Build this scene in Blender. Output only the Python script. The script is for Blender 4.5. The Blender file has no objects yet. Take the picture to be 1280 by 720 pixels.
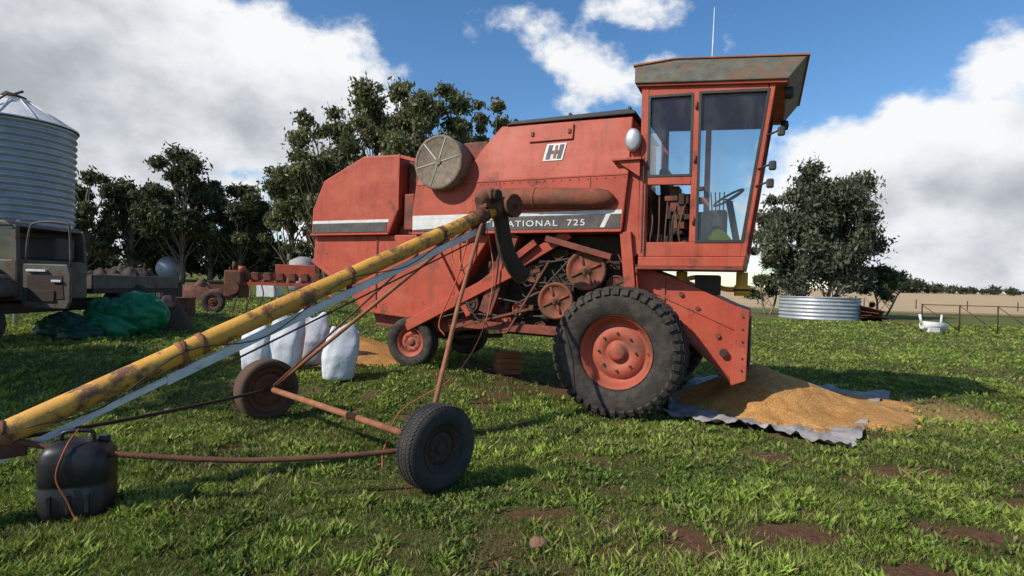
import bpy, math, random
import numpy as np
from mathutils import Vector, Matrix
random.seed(7)
rng=np.random.default_rng(11)
scene=bpy.context.scene
scene.view_settings.view_transform='Standard'
scene.view_settings.look='None'
scene.view_settings.exposure=0
col=scene.collection

# ------------------------------------------------------------------ helpers
def empty(name,loc=(0,0,0),rz=0):
    e=bpy.data.objects.new(name,None); e.location=loc; e.rotation_euler=(0,0,rz); e.empty_display_size=.3
    col.objects.link(e); return e
def mobj(name,verts,faces,mat=None,parent=None,smooth=False,bevel=0,auto=None):
    me=bpy.data.meshes.new(name); me.from_pydata([tuple(v) for v in verts],[],[tuple(f) for f in faces]); me.update()
    if smooth: me.polygons.foreach_set('use_smooth',[True]*len(me.polygons))
    o=bpy.data.objects.new(name,me); col.objects.link(o)
    if mat: me.materials.append(mat)
    if parent: o.parent=parent
    if bevel>0:
        b=o.modifiers.new('bev','BEVEL'); b.width=bevel; b.segments=2; b.limit_method='ANGLE'; b.angle_limit=math.radians(35)
    return o
def npmesh(name,V,F,mat,parent=None,colors=None,smooth=False):
    V=np.asarray(V,dtype=np.float32); F=np.asarray(F,dtype=np.int32)
    me=bpy.data.meshes.new(name); k=F.shape[1]; n=len(F)
    me.vertices.add(len(V)); me.vertices.foreach_set('co',V.ravel())
    me.loops.add(n*k); me.loops.foreach_set('vertex_index',F.ravel())
    me.polygons.add(n); me.polygons.foreach_set('loop_start',np.arange(0,n*k,k,dtype=np.int32))
    me.polygons.foreach_set('loop_total',np.full(n,k,dtype=np.int32))
    if smooth: me.polygons.foreach_set('use_smooth',np.ones(n,dtype=bool))
    if colors is not None:
        for nm,c in colors.items():
            at=me.attributes.new(nm,'FLOAT_COLOR','POINT')
            c=np.asarray(c,dtype=np.float32)
            if c.shape[1]==3: c=np.concatenate([c,np.ones((len(c),1),np.float32)],1)
            at.data.foreach_set('color',c.ravel())
    me.update(calc_edges=True)
    o=bpy.data.objects.new(name,me); col.objects.link(o); me.materials.append(mat)
    if parent: o.parent=parent
    return o
def box(name,x0,x1,y0,y1,z0,z1,mat,parent=None,bevel=.006,rot=None):
    c=Vector(((x0+x1)/2,(y0+y1)/2,(z0+z1)/2)); hx,hy,hz=abs(x1-x0)/2,abs(y1-y0)/2,abs(z1-z0)/2
    v=[(sx*hx,sy*hy,sz*hz) for sx in(-1,1) for sy in(-1,1) for sz in(-1,1)]
    f=[(0,1,3,2),(4,6,7,5),(0,4,5,1),(2,3,7,6),(0,2,6,4),(1,5,7,3)]
    o=mobj(name,v,f,mat,parent,bevel=bevel); o.location=c
    if rot: o.rotation_euler=rot
    return o
def prism(name,poly,y0,y1,mat,parent=None,bevel=.008,ytaper=None):
    n=len(poly)
    def yy(y,z):
        return y*ytaper(z) if ytaper else y
    v=[(x,yy(y0,z),z) for x,z in poly]+[(x,yy(y1,z),z) for x,z in poly]
    area=sum(poly[i][0]*poly[(i+1)%n][1]-poly[(i+1)%n][0]*poly[i][1] for i in range(n))
    f=[tuple(range(n)),tuple(range(2*n-1,n-1,-1))]+[(i,n+i,n+(i+1)%n,(i+1)%n) for i in range(n)]
    if area<0: f=[tuple(reversed(q)) for q in f]
    return mobj(name,v,f,mat,parent,bevel=bevel)
def tube(name,pts,r,mat,parent=None,seg=10,cap=True,smooth=True):
    pts=[Vector(p) for p in pts]; n=len(pts)
    rs=r if isinstance(r,(list,tuple)) else [r]*n
    V=[];Fc=[]; up=None
    for i,p in enumerate(pts):
        d=(pts[min(i+1,n-1)]-pts[max(i-1,0)]).normalized()
        if up is None:
            up=Vector((0,0,1)) if abs(d.z)<.9 else Vector((1,0,0))
        s=d.cross(up).normalized(); up=s.cross(d).normalized()
        for k in range(seg):
            a=2*math.pi*k/seg; V.append(p+(s*math.cos(a)+up*math.sin(a))*rs[i])
    for i in range(n-1):
        for k in range(seg):
            a=i*seg+k;b=i*seg+(k+1)%seg; Fc.append((a,b,b+seg,a+seg))
    if cap:
        Fc.append(tuple(range(seg-1,-1,-1))); Fc.append(tuple(range((n-1)*seg,n*seg)))
    o=mobj(name,V,Fc,mat,parent)
    if smooth:
        for p in o.data.polygons: p.use_smooth = len(p.vertices)==4
    return o
def smoothpath(pts,k=6):
    P=[Vector(p) for p in pts]; out=[]
    Q=[P[0]*2-P[1]]+P+[P[-1]*2-P[-2]]
    for i in range(1,len(Q)-2):
        for j in range(k):
            t=j/k; a,b,c,d=Q[i-1],Q[i],Q[i+1],Q[i+2]
            out.append(.5*((2*b)+(c-a)*t+(2*a-5*b+4*c-d)*t*t+(3*b-3*c+d-a)*t**3))
    out.append(P[-1]); return out
def lathe(name,prof,mat,parent=None,seg=48,axis='y',loc=(0,0,0),smooth=True,closed=False):
    V=[];Fc=[];n=len(prof)
    for k in range(seg):
        a=2*math.pi*k/seg
        for r,h in prof:
            if axis=='y': V.append((r*math.cos(a),h,r*math.sin(a)))
            else: V.append((r*math.cos(a),r*math.sin(a),h))
    m=n if closed else n-1
    for k in range(seg):
        k2=(k+1)%seg
        for i in range(m):
            j=(i+1)%n
            Fc.append((k*n+i,k2*n+i,k2*n+j,k*n+j))
    o=mobj(name,V,Fc,mat,parent,smooth=smooth); o.location=loc; return o

# ------------------------------------------------------------------ materials
def nt(mat): 
    mat.use_nodes=True; return mat.node_tree
def mat(name,c1,c2=None,scale=4,rough=.6,metal=0,bump=.15,bscale=40,rust=0,rustc=(.11,.045,.02),rustscale=3,spec=.4,dust=0,stretch=(1,1,1),streak=0):
    m=bpy.data.materials.new(name); t=nt(m); N=t.nodes;L=t.links; b=N['Principled BSDF']
    tc=N.new('ShaderNodeTexCoord'); mp=N.new('ShaderNodeMapping'); L.new(tc.outputs['Object'],mp.inputs[0]); mp.inputs['Scale'].default_value=stretch
    n1=N.new('ShaderNodeTexNoise'); n1.inputs['Scale'].default_value=scale; n1.inputs['Detail'].default_value=6; n1.inputs['Roughness'].default_value=.62; L.new(mp.outputs[0],n1.inputs['Vector'])
    mx=N.new('ShaderNodeMix'); mx.data_type='RGBA'; r1=N.new('ShaderNodeValToRGB'); r1.color_ramp.elements[0].position=.35; r1.color_ramp.elements[1].position=.68
    L.new(n1.outputs[0],r1.inputs[0]); L.new(r1.outputs[0],mx.inputs[0])
    mx.inputs[6].default_value=(*c1,1); mx.inputs[7].default_value=(*(c2 or [x*.7 for x in c1]),1)
    out=mx.outputs[2]
    def layer(out,scale,vec,p,wd,color,amt=1,det=9,ro=.72):
        n2=N.new('ShaderNodeTexNoise'); n2.inputs['Scale'].default_value=scale; n2.inputs['Detail'].default_value=det; n2.inputs['Roughness'].default_value=ro; L.new(vec,n2.inputs['Vector'])
        r2=N.new('ShaderNodeMapRange'); r2.inputs[1].default_value=p; r2.inputs[2].default_value=p+wd; r2.inputs[4].default_value=amt; L.new(n2.outputs[0],r2.inputs[0])
        m2=N.new('ShaderNodeMix'); m2.data_type='RGBA'; L.new(r2.outputs[0],m2.inputs[0]); L.new(out,m2.inputs[6]); m2.inputs[7].default_value=(*color,1); return m2.outputs[2]
    if streak>0:
        mp2=N.new('ShaderNodeMapping'); mp2.inputs['Scale'].default_value=(9,9,.9); L.new(tc.outputs['Object'],mp2.inputs[0])
        out=layer(out,1.0,mp2.outputs[0],.50,.22,[x*.45 for x in c1],streak*.8)
        mp3=N.new('ShaderNodeMapping'); mp3.inputs['Scale'].default_value=(1.2,1.2,2.4); L.new(tc.outputs['Object'],mp3.inputs[0])
        out=layer(out,1.0,mp3.outputs[0],.46,.25,[min(1,c1[0]*1.18),c1[1]*1.9,c1[2]*2.0],streak*.8)
        mp4=N.new('ShaderNodeMapping'); mp4.inputs['Scale'].default_value=(3,3,1.2); mp4.inputs['Location'].default_value=(5,3,1); L.new(tc.outputs['Object'],mp4.inputs[0])
        out=layer(out,1.0,mp4.outputs[0],.55,.16,(.12,.05,.03),streak*.75)
    if rust>0: out=layer(out,rustscale,mp.outputs[0],.72-.35*rust,.09,rustc)
    if dust>0: out=layer(out,9,mp.outputs[0],.42,.30,(.22,.15,.09),dust)
    L.new(out,b.inputs['Base Color'])
    rr=N.new('ShaderNodeMapRange'); rr.inputs[3].default_value=rough-.1; rr.inputs[4].default_value=min(1,rough+.2); L.new(n1.outputs[0],rr.inputs[0]); L.new(rr.outputs[0],b.inputs['Roughness'])
    b.inputs['Metallic'].default_value=metal; b.inputs['Specular IOR Level'].default_value=spec
    if bump>0:
        nb=N.new('ShaderNodeTexNoise'); nb.inputs['Scale'].default_value=bscale; nb.inputs['Detail'].default_value=5; L.new(mp.outputs[0],nb.inputs['Vector'])
        bp=N.new('ShaderNodeBump'); bp.inputs['Strength'].default_value=bump; bp.inputs['Distance'].default_value=.02; L.new(nb.outputs[0],bp.inputs['Height']); L.new(bp.outputs[0],b.inputs['Normal'])
    return m
M={}
M['red']=mat('faded_red_paint',(.44,.068,.034),(.34,.05,.027),scale=1.3,rough=.52,bump=.35,bscale=2.2,rust=.42,rustc=(.14,.04,.022),rustscale=2.6,dust=.18,streak=.75,spec=.3)
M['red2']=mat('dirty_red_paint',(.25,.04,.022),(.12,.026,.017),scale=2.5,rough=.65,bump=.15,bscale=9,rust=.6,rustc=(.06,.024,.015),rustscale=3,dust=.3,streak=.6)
M['redrim']=mat('rim_red_paint',(.40,.08,.04),(.30,.055,.03),scale=4,rough=.6,rust=.55,rustc=(.16,.06,.04),dust=.35)
M['tubered']=mat('rusted_red_tube',(.30,.065,.032),(.16,.05,.025),scale=5,rough=.75,bump=.2,rust=.8,rustc=(.14,.055,.028),rustscale=4)
M['rust']=mat('rust',(.16,.06,.03),(.09,.04,.025),scale=6,rough=.85,bump=.3,bscale=50)
M['rustlight']=mat('rusty_orange_pipe',(.33,.13,.06),(.2,.08,.04),scale=9,rough=.8,bump=.2)
M['black']=mat('black_paint',(.02,.02,.02),(.035,.033,.03),scale=4,rough=.5)
M['blackpl']=mat('black_plastic',(.012,.012,.013),(.02,.02,.02),scale=3,rough=.4,bump=.05,dust=.06)
M['dark']=mat('greasy_steel',(.03,.022,.017),(.06,.035,.022),scale=7,rough=.8,bump=.3)
M['rubber']=mat('tyre_rubber',(.016,.015,.014),(.032,.028,.024),scale=5,rough=.8,bump=.15,dust=.3)
M['rubber2']=mat('tyre_rubber_worn',(.018,.018,.018),(.03,.03,.028),scale=5,rough=.75,bump=.15,dust=.15)
M['rubberb']=mat('tyre_rubber_muddy',(.07,.045,.03),(.12,.06,.035),scale=4,rough=.9,bump=.3)
M['white']=mat('white_paint',(.7,.69,.66),(.55,.54,.5),scale=6,rough=.5,dust=.2)
M['decalblk']=mat('decal_black',(.04,.04,.045),(.08,.075,.07),scale=6,rough=.55,dust=.35)
M['yellow']=mat('yellow_paint',(.70,.36,.05),(.54,.25,.038),scale=3,rough=.5,rust=.64,rustc=(.16,.065,.03),rustscale=4.5,bump=.15,dust=.2)
M['yellow2']=mat('yellow_part',(.6,.33,.03),(.5,.25,.03),scale=3,rough=.5)
M['galv']=mat('galvanised_steel',(.42,.44,.46),(.3,.32,.34),scale=3,rough=.45,metal=.45,bump=.05,dust=.1)
M['galvflat']=mat('galvanised_strip',(.66,.66,.65),(.5,.5,.49),scale=6,rough=.5,metal=.1,bump=.05,rust=.25)
M['roofmat']=mat('weathered_roof_paint',(.15,.15,.12),(.08,.08,.065),scale=6,rough=.7,rust=.66,rustc=(.17,.10,.06),rustscale=2.5,stretch=(1,1,2),dust=.2)
M['screen']=mat('screen_mesh',(.24,.19,.13),(.15,.11,.075),scale=14,rough=.8,bump=.4,bscale=120)
M['bag']=mat('woven_bag',(.68,.7,.72),(.52,.54,.57),scale=5,rough=.7,bump=.5,bscale=9,dust=.25)
M['green']=mat('green_tarp',(.006,.20,.075),(.004,.11,.04),scale=4,rough=.45,bump=.9,bscale=7)
M['green2']=mat('dark_green_tarp',(.006,.06,.03),(.004,.035,.018),scale=4,rough=.5,bump=.9,bscale=7)
M['tarp']=mat('grey_tarp',(.36,.35,.34),(.22,.21,.20),scale=2.5,rough=.6,bump=.7,bscale=6,dust=.8)
M['brick']=mat('timber_block',(.42,.17,.07),(.28,.11,.05),scale=6,rough=.9)
M['stone']=mat('stone',(.26,.13,.075),(.14,.08,.05),scale=25,rough=.9,bump=.8,bscale=30)
M['olive']=mat('faded_olive_paint',(.085,.085,.065),(.05,.045,.035),scale=3,rough=.6,rust=.6,rustc=(.08,.04,.02),dust=.25)
M['hivis']=mat('hi_vis_cloth',(.85,.80,.02),(.75,.68,.02),scale=6,rough=.7)
M['bark']=mat('eucalypt_bark',(.20,.155,.12),(.09,.07,.055),scale=2,rough=.9,bump=.5,bscale=8)
M['orange']=mat('orange_hose',(.5,.12,.04),(.35,.08,.03),scale=6,rough=.5)
M['seat']=mat('seat_vinyl',(.03,.03,.03),(.05,.045,.04),rough=.6)
gm=bpy.data.materials.new('grain'); t=nt(gm);N=t.nodes;L=t.links;b=N['Principled BSDF']; b.inputs['Roughness'].default_value=.8; b.inputs['Specular IOR Level'].default_value=.2
tc=N.new('ShaderNodeTexCoord'); vo=N.new('ShaderNodeTexVoronoi'); vo.inputs['Scale'].default_value=90; L.new(tc.outputs['Object'],vo.inputs['Vector'])
cr=N.new('ShaderNodeValToRGB'); L.new(vo.outputs['Color'],cr.inputs[0]); cr.color_ramp.elements[0].position=.1; cr.color_ramp.elements[0].color=(.42,.19,.05,1); cr.color_ramp.elements[1].position=.9; cr.color_ramp.elements[1].color=(.76,.43,.15,1)
nn=N.new('ShaderNodeTexNoise'); nn.inputs['Scale'].default_value=3; nn.inputs['Detail'].default_value=8; nn.inputs['Roughness'].default_value=.7; L.new(tc.outputs['Object'],nn.inputs['Vector'])
cr2=N.new('ShaderNodeValToRGB'); L.new(nn.outputs[0],cr2.inputs[0]); cr2.color_ramp.elements[0].position=.35; cr2.color_ramp.elements[0].color=(.68,.6,.52,1); cr2.color_ramp.elements[1].position=.62; cr2.color_ramp.elements[1].color=(1,1,1,1)
mx=N.new('ShaderNodeMix'); mx.data_type='RGBA'; mx.blend_type='MULTIPLY'; mx.inputs[0].default_value=1; L.new(cr.outputs[0],mx.inputs[6]); L.new(cr2.outputs[0],mx.inputs[7]); L.new(mx.outputs[2],b.inputs['Base Color'])
bp=N.new('ShaderNodeBump'); bp.inputs['Strength'].default_value=.9; bp.inputs['Distance'].default_value=.012; L.new(vo.outputs['Distance'],bp.inputs['Height']); L.new(bp.outputs[0],b.inputs['Normal'])
M['grain']=gm

g=bpy.data.materials.new('window_glass'); t=nt(g); N=t.nodes; L=t.links; N.remove(N['Principled BSDF'])
tr=N.new('ShaderNodeBsdfTransparent'); tr.inputs[0].default_value=(.86,.88,.87,1); gl=N.new('ShaderNodeBsdfGlossy'); gl.inputs['Roughness'].default_value=.03
fr=N.new('ShaderNodeFresnel'); fr.inputs[0].default_value=1.6; df=N.new('ShaderNodeBsdfDiffuse'); df.inputs[0].default_value=(.35,.33,.3,1)
nz=N.new('ShaderNodeTexNoise'); nz.inputs['Scale'].default_value=3; nz.inputs['Detail'].default_value=8; mr=N.new('ShaderNodeMapRange'); mr.inputs[1].default_value=.4; mr.inputs[2].default_value=.75; mr.inputs[3].default_value=.03; mr.inputs[4].default_value=.2; L.new(nz.outputs[0],mr.inputs[0])
m1=N.new('ShaderNodeMixShader'); L.new(mr.outputs[0],m1.inputs[0]); L.new(tr.outputs[0],m1.inputs[1]); L.new(df.outputs[0],m1.inputs[2])
ms=N.new('ShaderNodeMixShader'); L.new(fr.outputs[0],ms.inputs[0]); L.new(m1.outputs[0],ms.inputs[1]); L.new(gl.outputs[0],ms.inputs[2]); L.new(ms.outputs[0],N['Material Output'].inputs[0])
M['glass']=g

def leafmat(name,rough=.6,trans=.25):
    m=bpy.data.materials.new(name); t=nt(m); N=t.nodes;L=t.links; b=N['Principled BSDF']
    a=N.new('ShaderNodeAttribute'); a.attribute_name='Col'; L.new(a.outputs['Color'],b.inputs['Base Color']); b.inputs['Roughness'].default_value=rough; b.inputs['Specular IOR Level'].default_value=.3
    tl=N.new('ShaderNodeBsdfTranslucent'); L.new(a.outputs['Color'],tl.inputs[0]); ms=N.new('ShaderNodeMixShader'); ms.inputs[0].default_value=trans
    L.new(b.outputs[0],ms.inputs[1]); L.new(tl.outputs[0],ms.inputs[2]); L.new(ms.outputs[0],N['Material Output'].inputs[0]); return m
M['leaf']=leafmat('eucalypt_leaves',.5,.35); M['grass']=leafmat('grass_blades',.6,.35)

# ------------------------------------------------------------------ noise / terrain
def hsh(i,j,s):
    v=np.sin(i*127.1+j*311.7+s*74.7)*43758.5453; return v-np.floor(v)
def vnoise(x,y,s=0):
    xi=np.floor(x);yi=np.floor(y);fx=x-xi;fy=y-yi;fx=fx*fx*(3-2*fx);fy=fy*fy*(3-2*fy)
    return (hsh(xi,yi,s)*(1-fx)+hsh(xi+1,yi,s)*fx)*(1-fy)+(hsh(xi,yi+1,s)*(1-fx)+hsh(xi+1,yi+1,s)*fx)*fy
def fbm(x,y,s=0,o=4):
    v=0;a=.5
    for k in range(o): v=v+a*vnoise(x*2**k,y*2**k,s+k); a*=.5
    return v/(1-.5**o)
def sm(t):
    t=np.clip(t,0,1); return t*t*(3-2*t)
def gz(x,y):
    x=np.asarray(x,dtype=float);y=np.asarray(y,dtype=float)
    a=.28*sm((y-6.3)/1.6)*sm((1.0-x)/2.5)
    b=1.0*sm((y-14)/46)*sm((2-x)/8)
    c=5.5*sm((y-90)/350)
    d=.03*(fbm(x*.8,y*.8,3)-.5)
    return a+b+c+d
def gzf(x,y): return float(gz(x,y))
DIRT=[(1.2,3.4,.5,.3),(2.97,3.65,.5,.32),(2.48,5.25,.4,.28),(3.5,4.9,.6,.3),(.15,3.8,.32,.14),(1.9,3.6,.5,.2),(4.6,4.6,.6,.25),(3.3,6.0,.6,.3),(2.3,3.1,.4,.2),(5.5,5.3,.6,.3),(3.9,4.2,.4,.2),(-2.6,9.2,1.5,1.1),(0.,9.,1.5,.8),(1.0,8.3,2.0,1.0),(-.2,7.4,.5,.2),(.3,6.1,.25,.12)]
def dirt(x,y):
    d=np.zeros_like(x)
    for cx,cy,rx,ry in DIRT:
        q=np.sqrt(((x-cx)/rx)**2+((y-cy)/ry)**2)*(.6+.8*fbm(x*4,y*4,25)); d=np.maximum(d,np.clip(1.6-q*1.3,0,1.3))
    n=fbm(x*3,y*3,5)
    d=d*(.05+1.5*fbm(x*6,y*6,15))
    big=np.clip((fbm(x*.5,y*.5,9)-.55)*6,0,1)*np.clip((x+3)/3,0,1)*.8
    fine=np.clip((fbm(x*2.8,y*2.8,19)-.58)*6,0,1)*.8
    return np.clip(np.maximum(np.maximum(d,big*n*1.5),fine),0,1)
def spill(x,y):
    q=np.sqrt(((x-5.7)/.9)**2+((y-7.6)/1.1)**2)*(1+.8*(fbm(x*3,y*3,71)-.5)); return np.clip(1.6-q*1.2,0,1)
def axis(a0,a1,step,far):
    c=list(np.arange(a0,a1+1e-6,step)); s=step; lo=[];v=a0
    while v>-far: s*=1.25; v-=s; lo.append(v)
    s=step;hi=[];v=a1
    while v<far: s*=1.25; v+=s; hi.append(v)
    return np.array(lo[::-1]+c+hi)
xs=axis(-11,11,.08,1500); ys=axis(1,14,.07,1500); ys=ys[ys>-300]
X,Y=np.meshgrid(xs,ys); Z=gz(X,Y)
V=np.stack([X.ravel(),Y.ravel(),Z.ravel()],1); nx=len(xs);ny=len(ys)
I,J=np.meshgrid(np.arange(nx-1),np.arange(ny-1)); a=(J*nx+I).ravel(); Fq=np.stack([a,a+1,a+1+nx,a+nx],1)
fx,fy=X.ravel(),Y.ravel()
dm=dirt(fx,fy)
edge=58+10*(fbm(fx*.05,fy*.05,2)-.5)
fld=np.clip((fy-edge)/4,0,1)*np.clip((fx-8)/4,0,1)
grd=bpy.data.materials.new('ground_soil_grass'); t=nt(grd);N=t.nodes;L=t.links;b=N['Principled BSDF']; b.inputs['Roughness'].default_value=.95; b.inputs['Specular IOR Level'].default_value=.1
at=N.new('ShaderNodeAttribute'); at.attribute_name='Mask'; sp=N.new('ShaderNodeSeparateColor'); L.new(at.outputs['Color'],sp.inputs[0])
tc=N.new('ShaderNodeTexCoord')
def noise(sc,det=6,ro=.6):
    n=N.new('ShaderNodeTexNoise'); n.inputs['Scale'].default_value=sc;n.inputs['Detail'].default_value=det;n.inputs['Roughness'].default_value=ro; L.new(tc.outputs['Object'],n.inputs['Vector']); return n
def ramp(inp,stops):
    r=N.new('ShaderNodeValToRGB'); L.new(inp,r.inputs[0])
    while len(r.color_ramp.elements)<len(stops): r.color_ramp.elements.new(.5)
    for e,(p,c) in zip(r.color_ramp.elements,stops): e.position=p; e.color=(*c,1)
    return r
def mixc(f,a,b2):
    m=N.new('ShaderNodeMix'); m.data_type='RGBA'
    if isinstance(f,float): m.inputs[0].default_value=f
    else: L.new(f,m.inputs[0])
    L.new(a,m.inputs[6]); L.new(b2,m.inputs[7]); return m.outputs[2]
g1=ramp(noise(.6).outputs[0],[(.3,(.065,.095,.022)),(.5,(.115,.145,.035)),(.7,(.17,.155,.07))])
g2=ramp(noise(25,6,.7).outputs[0],[(.3,(.045,.06,.018)),(.7,(.16,.18,.05))])
gg=mixc(.5,g1.outputs[0],g2.outputs[0])
ds=ramp(noise(18,8,.7).outputs[0],[(.3,(.08,.035,.02)),(.7,(.22,.115,.065))])
fs=ramp(noise(.15,8).outputs[0],[(.3,(.40,.28,.15)),(.7,(.50,.37,.22))])
gs=ramp(noise(60,4,.7).outputs[0],[(.35,(.20,.12,.05)),(.65,(.52,.31,.12))])
dfac=N.new('ShaderNodeMath'); dfac.operation='MULTIPLY_ADD'; dn_=N.new('ShaderNodeMath'); dn_.operation='SUBTRACT'; L.new(noise(9,8,.7).outputs[0],dn_.inputs[0]); dn_.inputs[1].default_value=.5
L.new(dn_.outputs[0],dfac.inputs[0]); dfac.inputs[1].default_value=.9; L.new(sp.outputs[0],dfac.inputs[2]); dfac.use_clamp=True
o1=mixc(dfac.outputs[0],gg,ds.outputs[0]); o2=mixc(sp.outputs[1],o1,fs.outputs[0]); o3=mixc(sp.outputs[2],o2,gs.outputs[0]); L.new(o3,b.inputs['Base Color'])
bp=N.new('ShaderNodeBump'); bp.inputs['Strength'].default_value=.9; bp.inputs['Distance'].default_value=.05; L.new(noise(30,6,.7).outputs[0],bp.inputs['Height']); L.new(bp.outputs[0],b.inputs['Normal'])
npmesh('ground',V,Fq,grd,colors={'Mask':np.stack([dm,fld,spill(fx,fy)],1)},smooth=True)

TP=np.array([(1.85,6.85),(3.4,5.55),(5.85,8.6),(3.3,9.9)])
def inpoly(x,y,P):
    c=np.ones_like(x,dtype=bool); n=len(P)
    for i in range(n):
        ax,ay=P[i];bx,by=P[(i+1)%n]
        c&=((bx-ax)*(y-ay)-(by-ay)*(x-ax))>-.05
    return c
# ------------------------------------------------------------------ grass
def make_grass(n,ymin,ymax,wscale):
    y=np.exp(rng.uniform(math.log(ymin),math.log(ymax),n)); x=rng.uniform(-1,1,n)*(y*1.0+.6)
    d=dirt(x,y); thin=np.clip((.62-fbm(x*1.1,y*1.1,29))*2.2,0,1)
    keep=(rng.random(n)>d*1.03)&(rng.random(n)<.40+.60*thin)&~inpoly(x,y,TP)&(rng.random(n)>spill(x,y)*.85)
    keep&=~(((x-1.33)**2+(y-6.85)**2)<.06)
    keep&=~((((x+2.6)/1.25)**2+((y-9.2)/.95)**2)<1)
    x=x[keep];y=y[keep];n=len(x); z=gz(x,y)
    cl=fbm(x*1.7,y*1.7,31); cl2=fbm(x*7,y*7,41,3)
    broad=(cl2>.55)
    h=(.012+.029*rng.random(n))*(.45+1.2*cl)*(1+.6*(cl2-.5))*(1+.035*y)
    h=np.where(broad,h*1.35,h)
    w=(.0026+.0024*rng.random(n))*np.where(broad,2.6,1)*(wscale*(.3+.75*y/4.5))
    th=rng.uniform(0,2*np.pi,n); lean=rng.uniform(.1,1.3,n)*h; la=rng.uniform(0,2*np.pi,n)
    tx=np.cos(th)*w;ty=np.sin(th)*w
    lx=np.cos(la)*lean;ly=np.sin(la)*lean
    P=np.zeros((n,4,3),np.float32)
    P[:,0]=np.stack([x,y,z-.005],1)
    P[:,1]=np.stack([x+tx+lx*.5,y+ty+ly*.5,z+h*.6],1);P[:,3]=np.stack([x-tx+lx*.5,y-ty+ly*.5,z+h*.6],1)
    P[:,2]=np.stack([x+lx,y+ly,z+h],1)
    F=np.arange(n*4).reshape(-1,4)
    k=rng.random(n)[:,None]; q=np.clip(cl*2.6-.85,0,1)[:,None]
    c=np.array([.105,.155,.026])*(1-q)+np.array([.23,.30,.05])*q
    c=np.where(broad[:,None],c*1.18,c*.9)*(.66+.72*np.clip(fbm(x*.55,y*.8,91),0,1))[:,None]
    c=c*(.55+.85*k); dry=(rng.random(n)<.08+.3*np.clip(fbm(x*.9,y*.9,77)-.45,0,1)*2)[:,None]
    c=np.where(dry,np.array([.34,.27,.12])*(.6+.6*k),c)
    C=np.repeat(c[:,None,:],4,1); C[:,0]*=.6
    return P.reshape(-1,3),F,C.reshape(-1,3)
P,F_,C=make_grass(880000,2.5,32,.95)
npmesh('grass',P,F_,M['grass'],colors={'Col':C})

# ------------------------------------------------------------------ tarp + grain
n=90; u,v=np.meshgrid(np.linspace(0,1,n),np.linspace(0,1,n))
px=(1-u)*(1-v)*TP[0,0]+u*(1-v)*TP[1,0]+u*v*TP[2,0]+(1-u)*v*TP[3,0]
py=(1-u)*(1-v)*TP[0,1]+u*(1-v)*TP[1,1]+u*v*TP[2,1]+(1-u)*v*TP[3,1]
e=np.minimum(np.minimum(u,1-u),np.minimum(v,1-v))
wob=(1-np.clip(e*6,0,1))
px=px+wob*.28*(fbm(px*2.2,py*2.2,51)-.5);py=py+wob*.28*(fbm(px*2.2+9,py*2.2,52)-.5)
wr=1-np.clip(np.abs(fbm(px*2.4+py*1.2,py*3.0-px,55)-.5)*7,0,1)
wr2=1-np.clip(np.abs(fbm(px*5.4,py*5.0+px,58)-.5)*6,0,1)
pz=gz(px,py)+.02+(.06*wr+.025*wr2)*(.3+.9*wob)+wob*.10*np.clip(fbm(px*3,py*3,57)-.45,0,1)
a=(np.arange(n-1)[:,None]*n+np.arange(n-1)[None,:]).ravel()
npmesh('tarpaulin',np.stack([px.ravel(),py.ravel(),pz.ravel()],1),np.stack([a,a+1,a+1+n,a+n],1),M['tarp'],smooth=True)
def heap(name,cx,cy,rx,ry,h,extra,seed,n=90,ang=0,lowz=.012,rim=.1):
    u,v=np.meshgrid(np.linspace(-1,1,n),np.linspace(-1,1,n)); 
    ca,sa=math.cos(ang),math.sin(ang)
    X=cx+(u*rx*ca-v*ry*sa)*1.35;Y=cy+(u*rx*sa+v*ry*ca)*1.35
    r=np.sqrt(u*u+v*v)*1.35
    r=r*(1+.5*(fbm(X*1.8,Y*1.8,seed)-.5)+.16*(fbm(X*7,Y*7,seed+1)-.5))
    z=h*np.clip(1-r,0,1)**.45
    for ex,ey,er,eh,pw in extra:
        q=np.sqrt((X-ex)**2+(Y-ey)**2)/er*(1+.22*(fbm(X*2,Y*2,seed+3)-.5)); s=np.clip(1-q,0,1); z=z+eh*np.where(s>0,(s**pw),0)
    zz=gz(X,Y)+lowz+z+ (.012*(fbm(X*12,Y*12,seed+5)-.5)+.05*(fbm(X*3,Y*3,seed+6)-.5))*np.clip(z*12,0,1)
    zz=np.where(z<=.002,gz(X,Y)-.06,zz)
    a=(np.arange(n-1)[:,None]*n+np.arange(n-1)[None,:]).ravel()
    npmesh(name,np.stack([X.ravel(),Y.ravel(),zz.ravel()],1),np.stack([a,a+1,a+1+n,a+n],1),M['grain'],smooth=True)
heap('grain_pile',4.0,7.6,1.48,1.22,.09,[(3.42,7.75,1.1,.47,1.1),(4.35,7.35,.8,.11,1.2),(3.25,7.0,.6,.09,1.2)],61,n=150,lowz=.035,ang=.5)
heap('grain_pile',-2.6,9.2,1.25,.95,.06,[(-2.6,9.3,1.1,.32,1.1)],67)

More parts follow.
